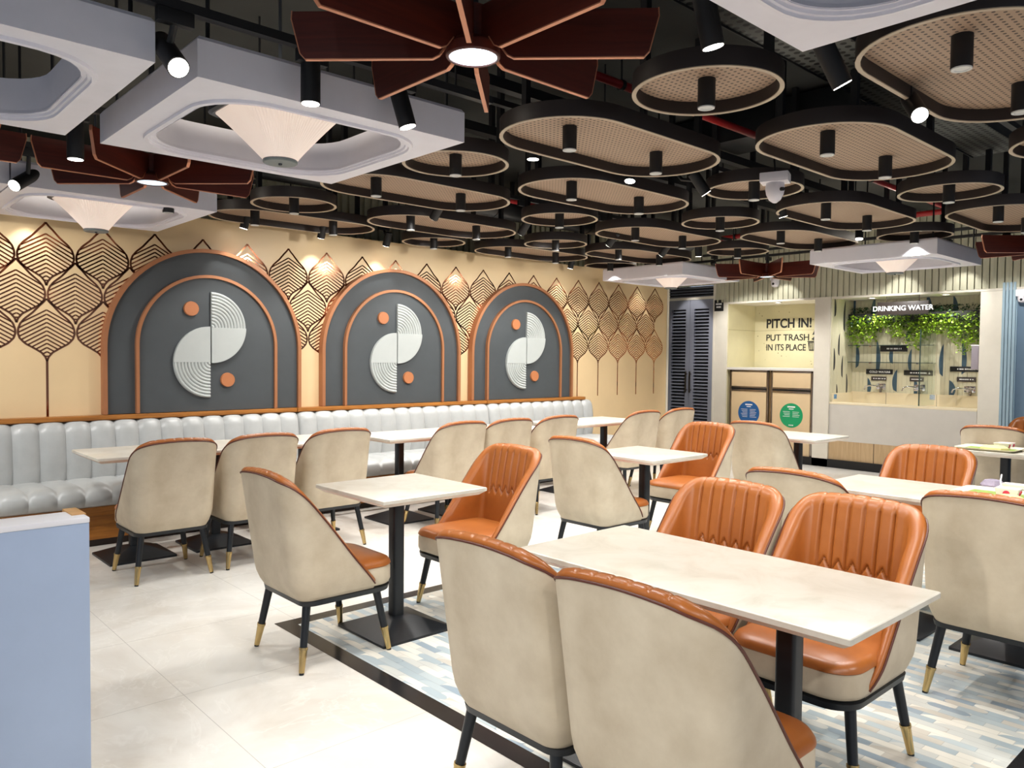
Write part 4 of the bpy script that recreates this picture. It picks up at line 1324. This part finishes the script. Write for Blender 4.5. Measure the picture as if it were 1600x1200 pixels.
tag(part('sticker_square', None, lambda b: b.box(X2-0.0235, X2-0.0215, 3.78, 3.85, 1.0155-0.07, 1.01), plain('white_blue_sticker', (160, 178, 210), 0.4, var=0.4, vscale=40)), 'small white and blue sticker on the basin back between the taps', 'sticker')

t = thing('hanging_sign', 'dark hanging board reading DRINKING WATER in lit white letters', 'sign', (BX+0.02, 3.985, 2.115), 0)
part('board', None, lambda b: b.box(-0.012, 0.012, -0.31, 0.31, -0.082, 0.082, 0.003), M['signbrown'], t)
text_part('lettering', 'DRINKING WATER', 0.088, M['textlit'], t, (-0.013, 0.0, -0.031), RT, 0.0012, 'CENTER', sx=0.98)
for y in (-0.2, 0.2):
    part('hanger_rod', None, lambda b: b.tube((0, y, 0.08), (0, y, 0.175), 0.006, 0.006, 8), M['chrome'], t)

t = thing('glass_partition', 'clear upright glass screen standing on the drinking water counter', 'glass screen', (0, 0, 0))
part('glass_pane', None, lambda b: b.box(BX+0.0, BX+0.50, 3.748, 3.758, 0.886, 1.84), M['glass'], t)
part('front_edge', None, lambda b: b.box(BX-0.003, BX+0.002, 3.746, 3.760, 0.886, 1.84), M['glassedge'], t)
for z, lab in ((1.652, 'upper glass shelf below the hanging plants'), (1.422, 'lower glass shelf above the cold water sign')):
    t = thing('glass_shelf', lab, 'shelf', (0, 0, 0), 0, 'glass shelves in the water alcove')
    part('glass_pane', None, lambda b: b.box(X2-0.17, X2-0.005, 3.77, 4.87, z-0.005, z+0.005), M['glass'], t)
    part('front_edge', None, lambda b: b.box(X2-0.172, X2-0.17, 3.77, 4.87, z-0.005, z+0.005), M['glassedge'], t)
    for y in (4.0, 4.62):
        part('bracket', None, lambda b: b.box(X2-0.05, X2, y-0.012, y+0.012, z-0.018, z-0.004), M['chrome2'], t)

def board(y0, y1, z0, z1, txt, label, mat='signblack', x=None, sz=None, drop=False, frac=0.8):
    x = X2-0.012 if x is None else x
    t = thing('label_board', label, 'sign', (x, (y0+y1)/2, (z0+z1)/2), 0, 'black label boards in the water alcove')
    h, v = (y1-y0)/2, (z1-z0)/2
    part('board', None, lambda b: b.box(-0.006, 0.011, -h, h, -v, v, 0.002), M[mat], t)
    if txt:
        text_part('white_writing', txt, sz, M['textwhite'], t, (-0.008, 0.0, -sz*0.36), RT, 0.0006, 'CENTER', 0.0006)
    else:
        def f_(b):
            y = h*frac*0.9
            random.seed(int(y0*1000))
            while y > -h*frac:
                w = random.uniform(0.008, 0.018)
                b.box(-0.0075, -0.006, y-w, y, -v*0.25, v*0.25)
                y -= w+random.choice((0.004, 0.004, 0.014))
        part('white_writing', None, f_, M['textwhite'], t)
    if drop:
        part('drop_symbol', None, lambda b: (b.tube((-0.0075, -h*0.78, -v*0.1), (-0.006, -h*0.78, -v*0.1), 0.011, 0.011, 20), b.prism([(-0.0095, 0.0), (0.0095, 0.0), (0.0, 0.024)], lambda p: (-0.0075, -h*0.78+p[0], -v*0.1+p[1]), lambda p: (-0.006, -h*0.78+p[0], -v*0.1+p[1])))[0], M['textwhite'], t)
board(4.143, 4.495, 1.572, 1.648, None, 'black label board on the tiles just below the plants', frac=0.55)
board(4.325, 4.678, 1.262, 1.328, 'COLD WATER', 'black board reading COLD WATER over the left tap', sz=0.040, drop=True)
board(3.824, 4.177, 1.258, 1.322, None, 'black board over the middle tap, partly behind the glass screen', drop=True, frac=0.6)
board(3.200, 3.613, 1.316, 1.382, None, 'black board over the right tap, beside the grey dispenser', frac=0.65)
board(4.407, 4.606, 1.175, 1.230, None, 'small dark plaque right under the cold water board', 'signbrown')
board(3.935, 4.102, 1.175, 1.234, None, 'small dark plaque under the middle board', 'signbrown')
board(3.313, 3.527, 1.190, 1.249, None, 'small dark plaque under the right board', 'signbrown')
for y, lab in ((4.47, 'chrome tap under the cold water board'), (3.97, 'chrome tap beside the glass screen'), (3.37, 'chrome tap at the right under the small plaque')):
    t = thing('water_tap', lab, 'tap', (X2, y, 1.08), 0, 'chrome water taps')
    part('back_plate', None, lambda b: b.box(-0.012, 0, -0.055, 0.075, -0.03, 0.055, 0.003), M['chrome2'], t)
    part('body', None, lambda b: b.tube((-0.01, 0.0, 0.0), (-0.11, 0.0, 0.0), 0.020, 0.017, 16), M['chrome2'], t)
    part('spout', None, lambda b: b.path([(-0.07, 0.0, 0.0), (-0.11, 0.05, 0.022), (-0.13, 0.11, 0.028), (-0.14, 0.16, 0.012), (-0.142, 0.175, -0.03)], 0.011, 12), M['chrome2'], t, smooth=60)
    part('lever', None, lambda b: b.path([(-0.09, -0.01, 0.015), (-0.12, -0.05, 0.03), (-0.14, -0.085, 0.03)], 0.008, 10), M['chrome2'], t, smooth=60)
    part('riser', None, lambda b: b.tube((-0.03, 0.0, -0.064), (-0.03, 0.0, 0.0), 0.016, 0.016, 14), M['chrome'], t)
t = thing('paper_dispenser', 'grey rounded dispenser with a white top at the right side of the water alcove', 'dispenser', (BX+0.12, 3.135, 1.50))
part('casing', None, lambda b: b.box(-0.09, 0.09, -0.04, 0.06, -0.15, 0.13, 0.02), plain('mauve_grey_plastic', (150, 142, 150), 0.45), t)
part('lid', None, lambda b: b.box(-0.092, 0.092, -0.04, 0.062, 0.13, 0.146, 0.004), M['plastic'], t)

# trailing plants
t = thing('trailing_plants', 'mass of green trailing plants hanging across the drinking water alcove', 'plant', (0, 0, 0))
part('planter_trough', None, lambda b: b.box(X2-0.20, X2-0.02, 3.12, 4.86, 1.96, 2.08), M['signblack'], t)
def foliage(b, n, y0, y1, zt, zb, seed, x0=0.03, x1=0.30):
    rnd = random.Random(seed)
    for i in range(n):
        y = rnd.uniform(y0, y1)
        hang = zb+0.10*math.sin(y*9)+0.06*math.sin(y*23+1)
        if y < 3.62:
            hang -= 0.12
        z = hang+(zt-hang)*rnd.random()**0.8
        x = X2-rnd.uniform(x0, x1)*(1.0 if z < 2.05 else 0.7)
        a, e, s = rnd.uniform(0, 2*PI), rnd.uniform(-1.2, 0.3), rnd.uniform(0.018, 0.042)
        d = Vector((math.cos(a)*math.cos(e), math.sin(a)*math.cos(e), math.sin(e)))
        u = d.cross(Vector((0, 0, 1))).normalized()*s*0.45
        p = Vector((x, y, z))
        k = d.cross(u).normalized()*s*0.12
        b.add([p, p+d*s*0.45+u+k, p+d*s, p+d*s*0.45-u+k], [(0, 1, 2), (0, 2, 3)])
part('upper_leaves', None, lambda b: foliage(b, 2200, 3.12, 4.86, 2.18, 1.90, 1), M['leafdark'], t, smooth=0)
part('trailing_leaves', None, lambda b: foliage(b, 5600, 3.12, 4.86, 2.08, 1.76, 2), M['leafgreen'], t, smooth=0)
for y, zb in ((3.25, 1.60), (3.42, 1.63), (3.80, 1.74), (4.35, 1.80), (4.72, 1.78)):
    part('stem', None, lambda b: b.path([(X2-0.18, y, 2.06), (X2-0.24, y+0.01, 1.95), (X2-0.22, y-0.01, zb+0.05), (X2-0.2, y, zb)], 0.003, 6), M['leafdark'], t)

# ------------------------------------------------------------------ near booth partition at left
t = thing('booth_partition', 'pale blue-grey booth partition in the left foreground with an off-white cap', 'partition', (0, 0, 0))
part('face_panel', None, lambda b: b.box(-2.2, 0.635, 2.565, 2.70, 0.0, 0.935, 0.004), M['panelblue'], t)
part('cap', None, lambda b: b.box(-2.2, 0.6355, 2.563, 2.70, 0.934, 0.950, 0.003), M['panelcap'], t)
part('wood_strip', None, lambda b: b.box(0.60, 0.640, 2.62, 2.74, 0.0, 0.953, 0.003), M['oak'], t)

# ------------------------------------------------------------------ meals left on the far tables
def meal(x, y, z, rz, label, spoon):
    t = thing('food_tray', label, 'tray', (x, y, z), rz, 'cream food trays')
    part('tray_body', 'mealtray', lambda b: b.rings([[(px, py, pz) for px, py in rrect(hx, hy, 0.03, 5)] for hx, hy, pz in ((0.185, 0.135, 0.0), (0.205, 0.155, 0.018), (0.212, 0.162, 0.019), (0.209, 0.159, 0.014), (0.188, 0.138, 0.004))], cap0=True, cap1=True), M['traycream'], t)
    tag(part('tray_paper', None, lambda b: b.box(-0.17, 0.17, -0.12, 0.12, 0.0045, 0.006), M['papergreen'], None, (x, y, z), (0, 0, rz)), 'green paper lining the '+label, 'paper', 'green tray papers')
    return t
def onTray(x, y, z, rz, name, dx, dy, build, mat, label, cat, lift=0.0065):
    c, s = math.cos(rz), math.sin(rz)
    o = part(name, None, build, mat, None, (x+c*dx-s*dy, y+s*dx+c*dy, z+lift), (0, 0, rz))
    return tag(o, label, cat)
ZT = 0.751
a = (4.55, 1.24, ZT, PI/2)
meal(*a, 'cream food tray on the nearer right table, with a spoon', True)
def box_(b):
    b.rings([[(x, y, z) for x, y in rrect(h, w, 0.006, 2)] for h, w, z in ((0.045, 0.032, 0.0), (0.055, 0.040, 0.045), (0.052, 0.037, 0.045), (0.045, 0.03, 0.006))], cap0=True, cap1=True)
o = onTray(*a, 'food_box', -0.03, 0.02, box_, M['boxwhite'], 'white open food box on the nearer tray', 'box')
part('red_print', None, lambda b: b.tube((0.0, 0.036, 0.02), (0.0, 0.0395, 0.02), 0.016, 0.016, 16), M['pink'], o)
part('red_print', None, lambda b: b.tube((-0.049, 0.0, 0.022), (-0.0535, 0.0, 0.02), 0.016, 0.016, 16), M['pink'], o)
o = onTray(*a, 'paper_cup_box', 0.0, -0.20, box_, M['boxwhite'], 'white box with red prints lying beside the nearer tray', 'box', 0.0005)
part('red_print', None, lambda b: b.tube((-0.048, 0.005, 0.022), (-0.0535, 0.005, 0.02), 0.018, 0.018, 16), M['pink'], o)
onTray(*a, 'wrapper', -0.06, 0.10, lambda b: b.rings([[(0.05*math.cos(2*PI*i/14)*k*(1+0.2*math.sin(i*3)), 0.035*math.sin(2*PI*i/14)*k*(1+0.2*math.cos(i*5)), z) for i in range(14)] for k, z in ((1, 0), (1.05, 0.012), (0.6, 0.024))], cap0=True, cap1=True), M['paperyellow'], 'crumpled yellow wrapper on the nearer tray', 'wrapper')
onTray(*a, 'spoon', 0.02, -0.04, lambda b: (b.path([(0, 0, 0.045), (0.02, -0.06, 0.062), (0.035, -0.13, 0.085)], 0.004, 8), b.tube((0, 0, 0.040), (0, 0.02, 0.030), 0.010, 0.006, 10))[0], M['boxwhite'], 'white plastic spoon standing out of the nearer tray', 'spoon')
onTray(*a, 'napkin_pouch', 0.12, -0.26, lambda b: b.rings([[(0.06*math.cos(2*PI*i/16)*k, 0.05*math.sin(2*PI*i/16)*k*(1+0.15*math.sin(i*4)), z) for i in range(16)] for k, z in ((1, 0), (1.05, 0.02), (0.7, 0.045), (0.3, 0.05))], cap0=True, cap1=True), plain('mauve_napkin', (150, 140, 158), 0.7, var=0.2, vscale=30), 'crumpled mauve napkin right of the nearer tray', 'napkin', 0.0005)
a = (6.93, 1.99, ZT, PI/2)
meal(*a, 'cream food tray on the far right table, with flat wrappers', False)
onTray(*a, 'wrapper', -0.05, 0.06, lambda b: b.rings([[(0.10*math.cos(2*PI*i/14)*k, 0.07*math.sin(2*PI*i/14)*k*(1+0.2*math.cos(i*5)), z) for i in range(14)] for k, z in ((1, 0), (1.0, 0.02), (0.7, 0.035))], cap0=True, cap1=True), M['paperyellow'], 'flat yellow wrapper on the far tray', 'wrapper')
for i, (dx, dy, dz, lab) in enumerate(((-0.06, -0.10, 0.0065, 'lower white food box with red prints on the far tray'), (-0.05, -0.24, 0.0005, 'white food box with red prints beside the far tray'))):
    o = onTray(*a, 'food_box', dx, dy, box_, M['boxwhite'], lab, 'box', dz)
    part('red_print', None, lambda b: b.tube((-0.048, 0.005, 0.022), (-0.0535, 0.005, 0.02), 0.016, 0.016, 16), M['pink'], o)
